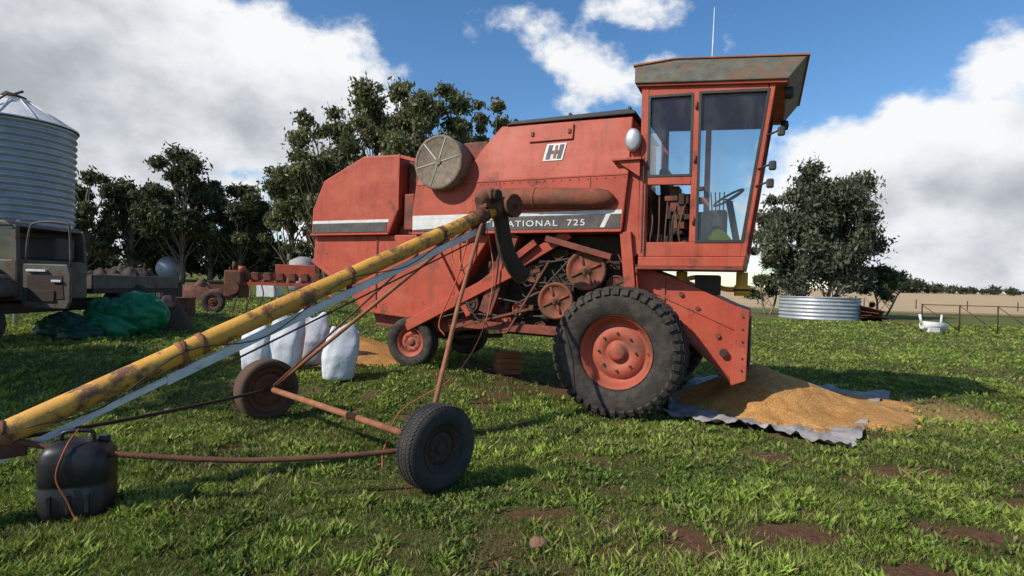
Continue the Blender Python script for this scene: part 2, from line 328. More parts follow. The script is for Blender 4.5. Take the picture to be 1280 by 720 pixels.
# ------------------------------------------------------------------ wheels
def wheel(parent,loc,R,W,rimR,rub,rim,tread='block',rz=0,seg=56,dish=.12):
    e=bpy.data.objects.new('wheel',None); col.objects.link(e); e.parent=parent; e.location=loc; e.rotation_euler=(0,0,rz)
    w=W/2
    prof=[(rimR,-w*.80),(rimR+.03,-w*.92),(rimR+.35*(R-rimR),-w*1.03),(rimR+.65*(R-rimR),-w*1.04),(R*.955,-w*.93),(R*.985,-w*.8),(R*.995,-w*.4),(R,0),(R*.995,w*.4),(R*.985,w*.8),(R*.955,w*.93),(rimR+.65*(R-rimR),w*1.04),(rimR+.35*(R-rimR),w*1.03),(rimR+.03,w*.92),(rimR,w*.80),(rimR*.97,0)]
    lathe('tyre',prof,rub,e,seg,closed=True)
    rp=[(rimR+.012,-w*.90),(rimR+.016,-w*.82),(rimR-.015,-w*.80),(rimR-.03,-w*.55),(rimR-.06,-w*.45),(rimR*.80,-w*.30),(rimR*.74,-w*.30-dish*.1),(rimR*.66,-w*.30-dish*.45),(rimR*.40,-w*.30-dish*.5),(rimR*.36,-w*.30-dish*.3),(rimR*.26,-w*.30-dish*.3),(rimR*.24,-w*.30-dish*.7),(rimR*.15,-w*.30-dish*.8),(0.001,-w*.30-dish*.82)]
    lathe('rim',rp,rim,e,40)
    rp2=[(r,-h) for r,h in rp]; lathe('rim_back',rp2,rim,e,24)
    nb=8
    for k in range(nb):
        a=2*math.pi*k/nb
        x,z=rimR*.52*math.cos(a),rimR*.52*math.sin(a)
        tube('bolt',[(x,-w*.3-dish*.4,z),(x,-w*.3-dish*.7,z)],rimR*.035,M['dark'],e,6)
    tube('valve',[(rimR*.82,-w*.35,0),(rimR*.84,-w*.55,0)],.008,M['dark'],e,6)
    Vv=[];Ff=[]
    def blk(a,y,la,wy,h,r0,skew=0):
        i=len(Vv)
        for rr in(r0,r0+h):
            k=.85 if rr>r0 else 1
            for (da,dy) in((-1,-1),(1,-1),(1,1),(-1,1)):
                aa=a+da*la/2*k/R+skew*dy; Vv.append((rr*math.cos(aa),y+dy*wy/2*k,rr*math.sin(aa)))
        Ff.extend([(i+4,i+5,i+6,i+7),(i,i+1,i+5,i+4),(i+1,i+2,i+6,i+5),(i+2,i+3,i+7,i+6),(i+3,i,i+4,i+7)])
    if tread=='block':
        nrow=40
        for k in range(nrow):
            a=2*math.pi*k/nrow
            for j in range(5):
                y=(j-2)*W*.185; blk(a+(math.pi/nrow if j%2 else 0),y,R*.105,W*.13,.028,R*.985,.02)
            for s in(-1,1):
                aa=a; i=len(Vv)
                for rr,yy in((R*.99,w*.84),(R*.955,w*.97),(R*.885,w*1.05)):
                    for da in(-1,1):
                        t_=aa+da*.045*(R/.78); Vv.append(((rr+.012)*math.cos(t_),s*(yy+.012),(rr+.012)*math.sin(t_)))
                Ff.extend([(i,i+1,i+3,i+2),(i+2,i+3,i+5,i+4)])
                j0=len(Vv)
                for rr,yy in((R*.99,w*.84),(R*.955,w*.97),(R*.885,w*1.05)):
                    for da in(-1,1):
                        t_=aa+da*.05*(R/.78); Vv.append(((rr-.012)*math.cos(t_),s*(yy-.012),(rr-.012)*math.sin(t_)))
                Ff.extend([(i,i+2,j0+2,j0),(i+2,i+4,j0+4,j0+2),(i+1,j0+1,j0+3,i+3),(i+3,j0+3,j0+5,i+5),(i+4,i+5,j0+5,j0+4)])
    elif tread=='fine':
        nrow=64
        for k in range(nrow):
            a=2*math.pi*k/nrow
            for j in range(4):
                blk(a+(.03 if j%2 else 0),(j-1.5)*W*.22,R*.07,W*.17,.008,R*.985,.02)
    if Vv: mobj('tread',Vv,Ff,rub,e)
    return e

# ------------------------------------------------------------------ COMBINE
H=empty('combine_harvester',(1.79,8.01,0),-math.radians(24))
R,R2,DK,BK=M['red'],M['red2'],M['dark'],M['black']
wheel(H,(.07,-1.27,.79),.77,.58,.43,M['rubber'],M['redrim'],'block',dish=.12)
w2=wheel(H,(.07,1.27,.79),.77,.58,.43,M['rubber'],M['redrim'],'block',dish=.16); w2.rotation_euler=(0,0,math.pi)
wheel(H,(-3.2,-.86,.66),.38,.26,.22,M['rubber'],M['redrim'],'rib',rz=.12,dish=.06)
w4=wheel(H,(-3.2,.86,.68),.38,.26,.22,M['rubber'],DK,'rib'); w4.rotation_euler=(0,0,math.pi)
tube('front_axle',[(.07,-1.0,.79),(.07,1.0,.79)],.13,DK,H,14)
box('final_drive',-.18,.32,-.95,-.72,.55,1.25,R2,H,.02)
box('final_drive_far',-.18,.32,.72,.95,.55,1.25,R2,H,.02)
tube('rear_axle',[(-3.2,-.75,.72),(-3.2,.75,.72)],.07,R2,H,10)
box('rear_axle_mount',-3.35,-3.05,-.25,.25,.72,1.1,R2,H)
tap=lambda z:1-.13*max(0,(z-3.0))/.8
prism('side_panel_lower',[(-3.18,2.28),(-3.18,2.60),(-3.13,3.0),(.05,3.0),(-.02,2.27)],-1.0,1.0,R,H,.012)
prism('grain_tank',[(-3.13,3.003),(-3.08,3.24),(-2.2,3.30),(-2.07,3.49),(-1.80,3.80),(.06,3.76),(.05,3.003)],-1.0,1.0,R,H,.012,ytaper=tap)
box('seam_flange',-3.1,.05,-1.008,-.99,2.994,3.008,R,H,.002)
for x in(-1.75,-.45): box('panel_seam',x,x+.014,-1.006,-.99,2.6,2.98,R2,H,.002)
for k in range(26): 
    x=-3.0+k*.12; tube('rivet',[(x,-1.0,2.965),(x,-1.008,2.965)],.009,R2,H,6)
box('panel_lip',-3.17,-.02,-1.03,-.97,2.27,2.30,R,H,.004)
ang=math.atan(.13/.8)
box('inspection_cover',-1.35,-.72,-.925,-.905,3.52,3.74,R,H,.006,rot=(-ang*1.0,0,0))
for x in(-1.3,-.77): box('cover_latch',x-.02,x+.02,-.945,-.92,3.60,3.66,R2,H,.003)
prism('tank_cover',[(-1.72,3.80),(-1.62,3.85),(.02,3.86),(.1,3.82),(.1,3.79)],-.9,.9,BK,H,.01)
for x in(-1.6,-.8,0): box('tank_rib',x,x+.03,-.9,.9,3.855,3.885,BK,H,.003)
def stripe(name,x0,x1,z0,z1,y,m): box(name,x0,x1,y-.004,y+.004,z0,z1,m,H,0)
stripe('stripe_black',-3.16,-.04,2.315,2.50,-1.003,M['decalblk'])
stripe('stripe_white',-3.17,-.02,2.50,2.55,-1.003,M['white'])
mobj('stripe_white_flash',[(-3.165,-1.0095,2.34),(-2.2,-1.0095,2.38),(-1.7,-1.0095,2.498),(-3.165,-1.0095,2.498)],[(0,1,2,3)],M['white'],H)
mobj('stripe_end_flash',[(-.30,-1.0095,2.33),(-.24,-1.0095,2.33),(-.16,-1.0095,2.498),(-.22,-1.0095,2.498)],[(0,1,2,3)],M['white'],H)
stripe('rear_stripe_black',-5.13,-3.66,2.325,2.47,-.983,M['decalblk'])
stripe('rear_stripe_white',-5.13,-3.62,2.47,2.515,-.983,M['white'])
def text(name,s,size,x,z,y,m,sx=1.25):
    c=bpy.data.curves.new(name,'FONT'); c.body=s; c.size=size; c.extrude=.002; c.offset=.001; c.space_character=1.2
    o=bpy.data.objects.new(name,c); col.objects.link(o); o.parent=H; o.location=(x,y,z); o.rotation_euler=(math.pi/2,0,0); o.scale=(sx,1,1); c.materials.append(m); return o
text('lettering','INTERNATIONAL  725',.115,-2.22,2.36,-1.012,M['white'],1.3)
em=bpy.data.objects.new('emblem',None); col.objects.link(em); em.parent=H; em.location=(-.97,-.947,3.36); em.rotation_euler=(-ang,0,0)
def eb(nm,poly,y,m): mobj(nm,[(x,y,z) for x,z in poly],[tuple(range(len(poly)))],m,em)
eb('emblem_plate',[(-.16,-.12),(.12,-.12),(.17,.12),(-.11,.12)],-.004,M['white'])
eb('emblem_h1',[(-.12,-.10),(-.06,-.10),(-.02,.10),(-.08,.10)],-.008,M['decalblk'])
eb('emblem_h2',[(.04,-.10),(.10,-.10),(.14,.10),(.08,.10)],-.008,M['decalblk'])
eb('emblem_h3',[(-.08,-.025),(.08,-.025),(.09,.02),(-.07,.02)],-.010,M['decalblk'])
eb('emblem_i',[(-.012,-.09),(.022,-.09),(.05,.09),(.016,.09)],-.012,M['redrim'])
# rusted half-round tube guard lying against the side panel
tube('unloading_tube',[(-2.05,-1.03,2.77),(-1.95,-1.03,2.765),(-1.0,-1.03,2.73),(-.35,-1.03,2.70),(-.2,-1.03,2.69),(-.10,-1.02,2.67)],[.09,.13,.14,.135,.11,.03],M['tubered'],H,20)
tube('unloading_band',[(-1.2,-1.03,2.738),(-1.17,-1.03,2.737)],.144,M['tubered'],H,20)
lathe('screen_drum',[(.375,.1),(.385,.1),(.385,-.26),(.365,-.28),(.35,-.27),(.001,-.27)],M['screen'],H,44,loc=(-2.63,-.93,3.28))
lathe('screen_rim',[(.355,-.272),(.385,-.275),(.393,-.25),(.385,-.2)],M['screen'],H,44,loc=(-2.63,-.935,3.28))
for k in range(3):
    a=math.pi*k/3+.2
    tube('screen_spoke',[(-2.63-.36*math.cos(a),-1.204,3.28-.36*math.sin(a)),(-2.63+.36*math.cos(a),-1.204,3.28+.36*math.sin(a))],.006,M['galvflat'],H,6)
tube('screen_hub',[(-2.63,-1.19,3.28),(-2.63,-1.22,3.28)],.045,M['screen'],H,16)
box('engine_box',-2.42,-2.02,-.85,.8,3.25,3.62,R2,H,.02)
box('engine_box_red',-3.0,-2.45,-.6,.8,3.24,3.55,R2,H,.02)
tube('exhaust',[(-2.5,.4,3.4),(-2.5,.4,3.75)],.05,M['rust'],H,12)
prism('rear_hood',[(-5.17,2.29),(-5.15,2.71),(-4.93,3.17),(-4.13,3.52),(-3.45,3.50),(-3.45,2.65),(-3.62,2.29)],-.98,.98,R,H,.03)
box('hood_lip',-5.17,-3.62,-1.0,-.95,2.28,2.305,R,H,.003)
box('hood_edge',-3.47,-3.435,-1.0,-.9,2.65,3.5,R,H,.004)
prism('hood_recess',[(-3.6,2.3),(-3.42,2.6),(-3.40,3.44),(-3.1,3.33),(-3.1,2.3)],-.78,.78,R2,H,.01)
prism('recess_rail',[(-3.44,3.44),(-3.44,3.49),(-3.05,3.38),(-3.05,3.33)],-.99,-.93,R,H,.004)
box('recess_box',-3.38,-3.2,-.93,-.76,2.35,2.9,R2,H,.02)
prism('rear_lower_body',[(-5.15,2.285),(-5.18,1.88),(-4.42,1.41),(-4.15,1.07),(-3.1,1.0),(-2.55,1.30),(-2.25,1.75),(-1.9,2.275)],-.9,.9,R,H,.015)
prism('straw_chute_edge',[(-5.2,1.86),(-5.15,1.92),(-4.40,1.46),(-4.42,1.38)],-.93,.93,R,H,.006)
box('body_seam',-3.9,-3.87,-.915,-.89,1.15,2.27,R2,H,.003)
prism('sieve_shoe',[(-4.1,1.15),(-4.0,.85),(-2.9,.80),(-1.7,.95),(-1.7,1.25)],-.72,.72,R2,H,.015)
prism('thresher_body',[(-2.25,2.27),(-2.5,1.2),(-1.8,.85),(-.2,.82),(.25,1.2),(.25,2.27)],-.62,.62,M['dark'],H,.015)
box('inner_side_sheet',-2.0,-.1,-.66,-.63,1.5,2.25,DK,H)
def bar(nm,p,q,w,y0,y1,m,bev=.006):
    p=Vector((p[0],0,p[1]));q=Vector((q[0],0,q[1]));d=(q-p).normalized();s=Vector((-d.z,0,d.x))*w/2
    P=[p-s,q-s,q+s,p+s]; prism(nm,[(a.x,a.z) for a in P],y0,y1,m,H,bev)
bar('lower_beam',(-3.25,.90),(-1.55,1.74),.16,-1.0,-.9,R)
bar('brace',(-2.2,1.42),(-1.2,2.15),.09,-.98,-.92,R)
bar('brace_2',(-1.75,1.70),(-.75,2.27),.14,-.9,-.84,R)
bar('brace_3',(-2.9,2.25),(-2.2,1.1),.08,-.97,-.91,R)
bar('grain_elevator',(-1.95,1.15),(-1.55,2.27),.2,-.96,-.70,R2)
bar('link_rod',(-2.5,.9),(-1.2,1.25),.035,-.99,-.95,M['rust'])
bar('link_rod_2',(-1.6,.9),(-1.0,1.9),.03,-.95,-.92,M['rust'])
bar('front_post',(.03,2.27),(.13,1.32),.14,-1.0,-.88,R)
bar('frame_rail',(-2.6,.98),(.2,.92),.12,-.85,-.75,R2)
bar('belt_guard',(-1.05,2.2),(-.15,1.95),.08,-.99,-.90,R2)
def pulley(x,z,r,y,w,m=None):
    lathe('pulley',[(.001,-w),(r*.22,-w),(r*.25,-w*.5),(r*.8,-w*.35),(r*.86,-w*.9),(r,-w),(r,-w*.6),(r*.9,0),(r,w*.6),(r,w),(r*.8,w)],m or M['rust'],H,30,loc=(x,y,z))
    tube('pulley_shaft',[(x,y-w*1.3,z),(x,y+.3,z)],.025,M['dark'],H,8)
    for k in range(4):
        a=k*math.pi/2+.4
        tube('pulley_spoke',[(x+r*.2*math.cos(a),y-w*.6,z+r*.2*math.sin(a)),(x+r*.8*math.cos(a),y-w*.5,z+r*.8*math.sin(a))],r*.07,m or M['rust'],H,6)
PL=[(-.50,1.78,.27,-.86,.05,M['tubered']),(-.92,1.36,.25,-.84,.05,M['tubered']),(-1.46,1.22,.10,-.82,.05,M['redrim']),(-.45,1.22,.16,-.8,.04,None),(-1.28,1.72,.12,-.8,.04,None),(-1.7,1.0,.13,-.8,.04,M['redrim']),(-2.2,1.28,.15,-.94,.03,None),(-.12,1.6,.12,-.78,.03,None),(-1.15,.98,.09,-.8,.03,None),(-2.7,1.15,.10,-.94,.03,M['redrim'])]
for p in PL: pulley(*p)
def belt(a,b,y,m=BK):
    (x0,z0,r0),(x1,z1,r1)=a,b; d=Vector((x1-x0,0,z1-z0)); L_=d.length; d.normalize(); s=Vector((-d.z,0,d.x))
    pts=[]
    for k in range(9):
        an=math.pi/2+math.pi*k/8; pts.append(Vector((x0,y,z0))+ (d*math.cos(an)+s*math.sin(an))*r0)
    for k in range(9):
        an=-math.pi/2+math.pi*k/8; pts.append(Vector((x1,y,z1))+ (d*math.cos(an)+s*math.sin(an))*r1)
    pts.append(pts[0]); tube('belt',pts,.016,m,H,6,cap=False)
belt((-.50,1.78,.27),(-.92,1.36,.25),-.86); belt((-.92,1.36,.22),(-1.46,1.22,.10),-.80); belt((-.5,1.78,.2),(-1.28,1.72,.12),-.80); belt((-1.7,1.0,.13),(-.45,1.22,.16),-.79)
belt((-2.2,1.28,.15),(-1.46,1.22,.1),-.93); belt((-2.7,1.15,.1),(-2.2,1.28,.1),-.95)
for k in range(26):
    x=-2.1+random.random()*2.1; z=.95+random.random()*1.1
    box('bracket',x,x+.05+random.random()*.12,-.74-random.random()*.08,-.6,z,z+.05+random.random()*.14,random.choice([DK,R2,M['rust'],DK]),H,.006)
for k in range(12):
    x=-1.9+random.random()*1.8; z=1.0+random.random()*1.2
    tube('hydraulic_line',smoothpath([(x,-.72,z),(x+.15,-.80,z-.2),(x+.35,-.76,z-.12),(x+.55,-.72,z-.4*random.random())]),.011,random.choice([BK,M['rust']]),H,6)
tube('steering_ram',[(-2.9,-.5,.72),(-1.9,-.45,.8)],.035,M['dark'],H,10)
tube('hose',smoothpath([(-2.5,-1.02,2.3),(-2.45,-1.03,1.9),(-2.3,-1.04,1.75),(-2.1,-1.03,2.0),(-2.0,-1.02,2.3)]),.012,M['orange'],H,6)
tube('hose_2',smoothpath([(-2.2,-1.02,2.25),(-2.35,-1.08,1.6),(-2.6,-1.1,1.0),(-2.5,-1.1,.8)]),.010,M['orange'],H,6)
tube('hose_3',smoothpath([(-1.7,-1.02,2.25),(-1.75,-1.05,1.5),(-1.95,-1.05,1.05),(-2.2,-1.05,1.3)]),.012,BK,H,6)
# ---- cab
yn,yf=-.95,.75
rk=lambda z:1.45+(z-2.0)*.135
prism('cab_floor',[(.19,1.84),(.19,1.96),(1.44,1.96),(1.42,1.84)],yn,yf,R,H,.01)
for y,nm in((yn,'near'),(yf,'far')):
    y0,y1=(y,y+.07) if y<0 else (y-.07,y)
    prism('rear_post_'+nm,[(.19,1.96),(.29,1.96),(.27,4.09),(.18,4.10)],y0,y1,R,H,.008)
    prism('mid_post_'+nm,[(.80,2.14),(.885,2.14),(.885,3.97),(.81,3.98)],y0,y1,R,H,.006)
    prism('front_post_'+nm,[(rk(1.96)-.06,1.96),(rk(1.96),1.96),(rk(4.0),4.0),(rk(4.0)-.06,4.0)],y0,y1,R,H,.008)
    prism('top_rail_'+nm,[(.27,3.97),(.27,4.10),(1.64,4.0),(1.64,3.89)],y0+.003,y1-.003,R,H,.006)
    prism('sill_'+nm,[(.29,1.963),(.29,2.14),(rk(2.1)-.058,2.14),(rk(1.963)-.058,1.963)],y0+.003,y1-.003,R,H,.006)
    prism('window_rail_'+nm,[(.275,2.86),(.275,2.96),(.805,2.94),(.80,2.84)],y0+.003,y1-.003,R,H,.006)
    ym=(y0+y1)/2
    mobj('side_glass_'+nm,[(.27,ym,2.93),(.84,ym,2.92),(.84,ym,3.99),(.26,ym,3.99)],[(0,1,2,3)],M['glass'],H)
    mobj('door_glass_'+nm,[(.86,ym,2.12),(rk(2.1)-.04,ym,2.12),(rk(3.95)-.04,ym,3.96),(.86,ym,3.96)],[(0,1,2,3)],M['glass'],H)
def frame(nm,poly,w,y0,y1,m):
    n=len(poly); c=Vector((sum(p[0] for p in poly)/n,sum(p[1] for p in poly)/n))
    inner=[]
    for p in poly:
        v_=Vector(p); d=(c-v_); inner.append((v_.x+w*(1 if d.x>0 else -1),v_.y+w*(1 if d.y>0 else -1)))
    V=[(x,y0,z) for x,z in poly]+[(x,y0,z) for x,z in inner]+[(x,y1,z) for x,z in poly]+[(x,y1,z) for x,z in inner]
    Fc=[]
    for i in range(n):
        j=(i+1)%n
        Fc+=[(i,j,n+j,n+i),(2*n+i,3*n+i,3*n+j,2*n+j),(i,2*n+i,2*n+j,j),(n+i,n+j,3*n+j,3*n+i)]
    mobj(nm,V,Fc,m,H)
frame('window_seal',[(.272,2.955),(.812,2.94),(.812,3.955),(.268,3.975)],.028,yn-.006,yn+.03,BK)
frame('door_frame',[(.873,2.13),(rk(2.13)-.05,2.13),(rk(3.9)-.05,3.91),(.873,3.96)],.030,yn-.008,yn+.03,BK)
box('door_handle',.90,.96,yn-.05,yn-.01,2.75,2.80,BK,H)
for z in(2.35,3.1,3.75): tube('door_hinge',[(.845,yn-.012,z),(.845,yn-.012,z+.09)],.014,R2,H,8)
mobj('windscreen',[(rk(1.98)-.03,yn+.07,1.98),(rk(1.98)-.03,yf-.07,1.98),(rk(4)-.03,yf-.07,4.0),(rk(4)-.03,yn+.07,4.0)],[(0,1,2,3)],M['glass'],H)
box('windscreen_rail',rk(1.96)-.07,rk(1.96)-.0,yn+.07,yf-.07,1.963,2.06,R,H)
tube('wiper',[(rk(3.9)+.0,.1,3.85),(rk(3.2)+.01,-.2,3.2)],.01,BK,H,6)
box('cab_rear_wall',.195,.235,yn+.07,yf-.07,1.963,2.9,R2,H)
box('cab_rear_top',.195,.235,yn+.07,yf-.07,3.75,4.08,R2,H)
mobj('rear_glass',[(.22,yn+.07,2.9),(.22,yf-.07,2.9),(.22,yf-.07,3.75),(.22,yn+.07,3.75)],[(0,1,2,3)],M['glass'],H)
prism('cab_roof',[(.10,4.13),(.10,4.34),(.6,4.36),(2.03,4.21),(1.84,3.975)],-1.02,.84,M['roofmat'],H,.012)
prism('roof_top_trim',[(.08,4.34),(.08,4.365),(.6,4.378),(2.05,4.228),(2.05,4.205),(.6,4.36)],-1.035,.855,M['rustlight'],H,.005)
prism('roof_lip',[(.12,4.10),(.12,4.135),(1.83,3.98),(1.83,3.945)],-.99,.81,R,H,.004)
for y in(-.8,.6): 
    o=lathe('work_light',[(.001,-.05),(.06,-.04),(.075,0),(.06,.05)],BK,H,16,loc=(1.86,y,3.88)); o.rotation_euler=(0,0,math.pi/2)
tube('antenna',[(1.0,-.85,4.33),(1.0,-.85,4.42),(1.01,-.85,5.0)],[.012,.008,.004],M['white'],H,6)
for z,xx,L_ in((3.36,1.68,.16),(2.98,1.60,.18),(2.78,1.58,.17)):
    tube('mirror_arm',[(xx-.05,yn,z),(xx+.08,yn-.10,z+.03)],.012,BK,H,6)
    box('mirror',xx+.06,xx+.14,yn-.16,yn-.12,z-.05,z+.06,BK,H,.02)
prism('seat_base',[(.45,1.963),(.45,2.45),(.95,2.45),(.95,1.963)],-.25,.2,M['seat'],H,.03)
prism('seat_cushion',[(.42,2.453),(.42,2.57),(.98,2.60),(.98,2.453)],-.3,.25,M['seat'],H,.04)
prism('seat_back',[(.36,2.5),(.30,3.2),(.42,3.22),(.50,2.58)],-.28,.23,M['seat'],H,.04)
tube('steering_column',[(1.35,-.05,1.97),(1.2,-.05,2.75)],.045,BK,H,10)
pts=[]
for k in range(25):
    a=2*math.pi*k/24; pts.append(Vector((1.19,-.05,2.80))+Vector((math.cos(a)*.18,math.sin(a)*.2,math.cos(a)*.10)))
tube('steering_wheel',pts,.015,BK,H,8,cap=False)
for a in(0,2.1,4.2): tube('steering_spoke',[(1.19,-.05,2.78),(1.19+math.cos(a)*.18,-.05+math.sin(a)*.2,2.80+math.cos(a)*.1)],.01,BK,H,6)
box('console',.85,1.15,.35,.6,1.963,2.7,M['seat'],H,.03)
for k in range(4): tube('lever',[(.95+k*.05,.4,2.7),(.93+k*.06,.36,2.95)],.01,BK,H,6)
prism('hi_vis_jacket',[(1.02,1.97),(1.0,2.2),(1.08,2.33),(1.18,2.30),(1.28,2.18),(1.30,1.97)],-.80,-.6,M['hivis'],H,.05)
for k in range(16):
    x=.32+random.random()*.4; z=2.0+random.random()*.7
    box('cab_equipment',x,x+.05+random.random()*.15,-.86+random.random()*.1,-.5,z,z+.04+random.random()*.2,random.choice([DK,R2,M['rust'],DK]),H,.01)
for k in range(5): tube('cab_hose',smoothpath([(.3+.1*k,-.88,2.05),(.35+.08*k,-.9,2.3+.1*random.random()),(.3+.11*k,-.80,2.6+.15*random.random())]),.010,random.choice([BK,M['rust']]),H,6)
box('equip_panel',.29,.8,-.5,-.46,2.0,2.8,DK,H)
prism('tank_front_sheet',[(.0,2.3),(.06,3.55),(.17,3.45),(.19,2.0),(.12,1.95)],-.93,-.88,R,H,.005)
box('bracket_shelf',-.15,.22,-1.08,-.86,3.16,3.19,R,H,.004)
prism('gusset',[(-.1,3.16),(.2,3.16),(.2,2.95)],-1.04,-1.02,R,H,.003)
lathe('side_lamp',[(.001,-.04),(.07,-.038),(.095,-.02),(.10,.02),(.08,.04)],M['galv'],H,22,loc=(.10,-1.02,3.42)).scale=(1,1,1.5)
bar('grab_rail',(.24,2.0),(.24,3.2),.02,-1.0,-.985,BK)
box('platform',.18,1.42,-.97,-.3,1.80,1.838,R2,H)
for x in(.68,1.40):
    tube('yellow_cylinder',[(x,-.55,1.50),(x,-.55,1.62),(x,-.55,1.64),(x,-.55,1.79)],[.09,.09,.07,.07],M['yellow2'],H,14)
    tube('cylinder_clamp',[(x,-.55,1.56),(x,-.55,1.585)],.096,DK,H,14)
tube('yellow_pipe',smoothpath([(.6,-.5,1.65),(.9,-.56,1.72),(1.2,-.5,1.58),(1.5,-.5,1.6)]),.03,M['yellow2'],H,8)
box('valve_block',.85,1.15,-.66,-.4,1.5,1.75,DK,H,.02)
prism('feeder_house',[(-.05,1.84),(.25,1.83),(.68,1.68),(1.44,1.33),(1.44,.50),(1.30,.44),(.68,1.02),(-.05,1.2)],-.70,.6,R,H,.015)
prism('feeder_flange',[(1.36,1.37),(1.50,1.32),(1.48,.48),(1.30,.40)],-.76,.66,R,H,.01)
prism('feeder_rib',[(.2,1.62),(1.36,1.12),(1.36,1.07),(.2,1.57)],-.715,-.695,R,H,.004)
prism('feeder_rib_2',[(.45,1.74),(.50,1.73),(.50,1.18),(.45,1.25)],-.72,-.695,R,H,.004)
prism('feeder_lower_edge',[(.68,1.02),(1.30,.44),(1.30,.50),(.68,1.08)],-.735,-.695,R2,H,.003)
box('feeder_mouth',1.495,1.51,-.6,.55,.56,1.22,DK,H,0)
for x,z in((.9,1.33),(.7,1.5),(1.15,1.0)): tube('feeder_bearing',[(x,-.7,z),(x,-.73,z)],.028,R2,H,14)
tube('feeder_drive',[(1.22,-.70,.80),(1.22,-.76,.80)],.05,M['dark'],H,14)
for z in(.6,.75,.95,1.1,1.25): tube('flange_bolt',[(1.43,-.76,z),(1.43,-.775,z)],.012,DK,H,6)
bar('lift_ram',(.35,.75),(1.15,.78),.06,-.5,-.44,M['dark'])
B=empty('timber_block_stack',(-.04,9.15,gzf(-.04,9.15)),.3)
for k in range(4):
    box('block_%d'%k,-.2,.2,-.12,.12,k*.09+.002,k*.09+.085,M['brick'],B,.006,rot=(0,0,(k%2)*.15))

# ------------------------------------------------------------------ AUGER
A=empty('grain_auger',(-1.6,5.18,0),math.atan2(.736,.677))
az=lambda s:1.55+.443*s
Y_=M['yellow']
tube('auger_tube',[(s,0,az(s)) for s in np.linspace(-3.15,2.1,12)],.078,Y_,A,24)
for s in(-2.75,-2.3,-1.3,-1.16,.1,1.2,1.85): tube('clamp_band',[(s-.02,0,az(s)-.009),(s+.02,0,az(s)+.009)],.086,M['rustlight'] if s<1 else M['rust'],A,24)
for s in(-2.3,-1.3,.1,1.2): tube('band_bolt',[(s,-.1,az(s)+.03),(s,-.02,az(s)+.09)],.012,M['rust'],A,6)
def along(nm,s0,s1,off,h,y0,y1,m):
    P=[(s0,az(s0)+off),(s1,az(s1)+off),(s1,az(s1)+off+h),(s0,az(s0)+off+h)]
    prism(nm,P,y0,y1,m,A,.003)
along('channel',-3.15,-1.4,-.165,.04,-.05,.0,M['galvflat'])
along('channel_2',-1.4,1.9,-.185,.075,-.055,-.02,M['galvflat'])
along('channel_rod',-1.0,1.7,-.26,.015,-.02,.0,M['rust'])
for s in(-2.6,-1.3,.1,1.2): box('channel_hanger',s-.015,s+.015,-.04,.02,az(s)-.15,az(s)-.05,M['rust'],A,.002)
wheel(A,(0,-1.45,.325),.315,.19,.17,M['rubber2'],M['dark'],'fine',dish=.05)
wheel(A,(0,1.45,.34),.33,.20,.235,M['rubberb'],M['rust'],'rib',dish=.03)
tube('axle',[(0,-1.36,.34),(0,1.36,.35)],.03,M['rustlight'],A,12)
tube('near_strut',[(0,-1.33,.36),(.9,-.65,1.35),(1.75,-.07,2.26)],.022,M['rustlight'],A,10)
tube('far_strut',[(0,1.33,.36),(1.75,.07,2.26)],.022,M['rustlight'],A,10)
tube('far_strut_2',[(0,1.28,.40),(.95,.06,1.86)],.012,M['rust'],A,8)
tube('near_arm',smoothpath([(-2.25,-.03,az(-2.25)-.06),(-1.9,-.25,.40),(-1.1,-.78,.30),(-.3,-1.28,.31),(0,-1.33,.335)]),.019,M['rust'],A,10)
tube('far_arm',smoothpath([(-2.25,.03,az(-2.25)-.06),(-1.6,.45,.42),(-.6,1.05,.36),(0,1.36,.35)]),.015,M['dark'],A,10)
box('arm_bracket',-2.32,-2.18,-.07,.07,az(-2.25)-.16,az(-2.25)-.07,M['rust'],A,.01)
tube('slider_collar',[(1.68,0,az(1.68)),(1.82,0,az(1.82))],.095,M['rust'],A,20)
box('slider_lug',1.70,1.80,-.09,.09,az(1.75)-.2,az(1.75)-.07,M['rust'],A,.01)
tube('head_casting',[(1.98,0,az(1.98)-.0),(2.2,0,az(2.2))],.105,M['rust'],A,20)
lathe('head_pulley',[(.001,-.03),(.03,-.03),(.035,-.015),(.11,-.015),(.13,-.035),(.14,-.03),(.125,0),(.14,.03),(.13,.035),(.001,.02)],M['rust'],A,28,loc=(2.17,-.16,az(2.1)+.02))
tube('head_shaft',[(2.17,-.22,az(2.1)+.02),(2.17,.1,az(2.1)+.02)],.02,DK,A,10)
tube('drive_motor',[(1.78,.03,az(1.78)+.17),(1.82,.03,az(1.82)+.175),(2.02,.03,az(2.02)+.17),(2.08,.03,az(2.08)+.16)],[.06,.095,.095,.05],M['rust'],A,18)
box('motor_mount',1.8,2.1,-.08,.1,az(1.9)+.05,az(1.9)+.1,M['rust'],A,.006)
box('motor_box',1.86,2.0,-.09,.0,az(1.9)+.15,az(1.9)+.27,M['rust'],A,.02)
lathe('motor_pulley',[(.001,-.02),(.06,-.02),(.07,0),(.06,.02),(.001,.02)],M['dark'],A,20,loc=(1.9,-.16,az(1.9)+.2))
sp_=smoothpath([(2.12,0,2.42),(2.16,0,2.22),(2.22,-.02,1.98),(2.34,-.05,1.78),(2.48,-.08,1.66)],5)
o=tube('discharge_spout',sp_,[.085+.02*i/20 for i in range(len(sp_))],M['dark'],A,8,cap=False)
sl=o.modifiers.new('sol','SOLIDIFY'); sl.thickness=.006
tube('spout_lip',[sp_[-1]-Vector((.02,0,-.015)),sp_[-1]],.112,M['rustlight'],A,8,cap=False)
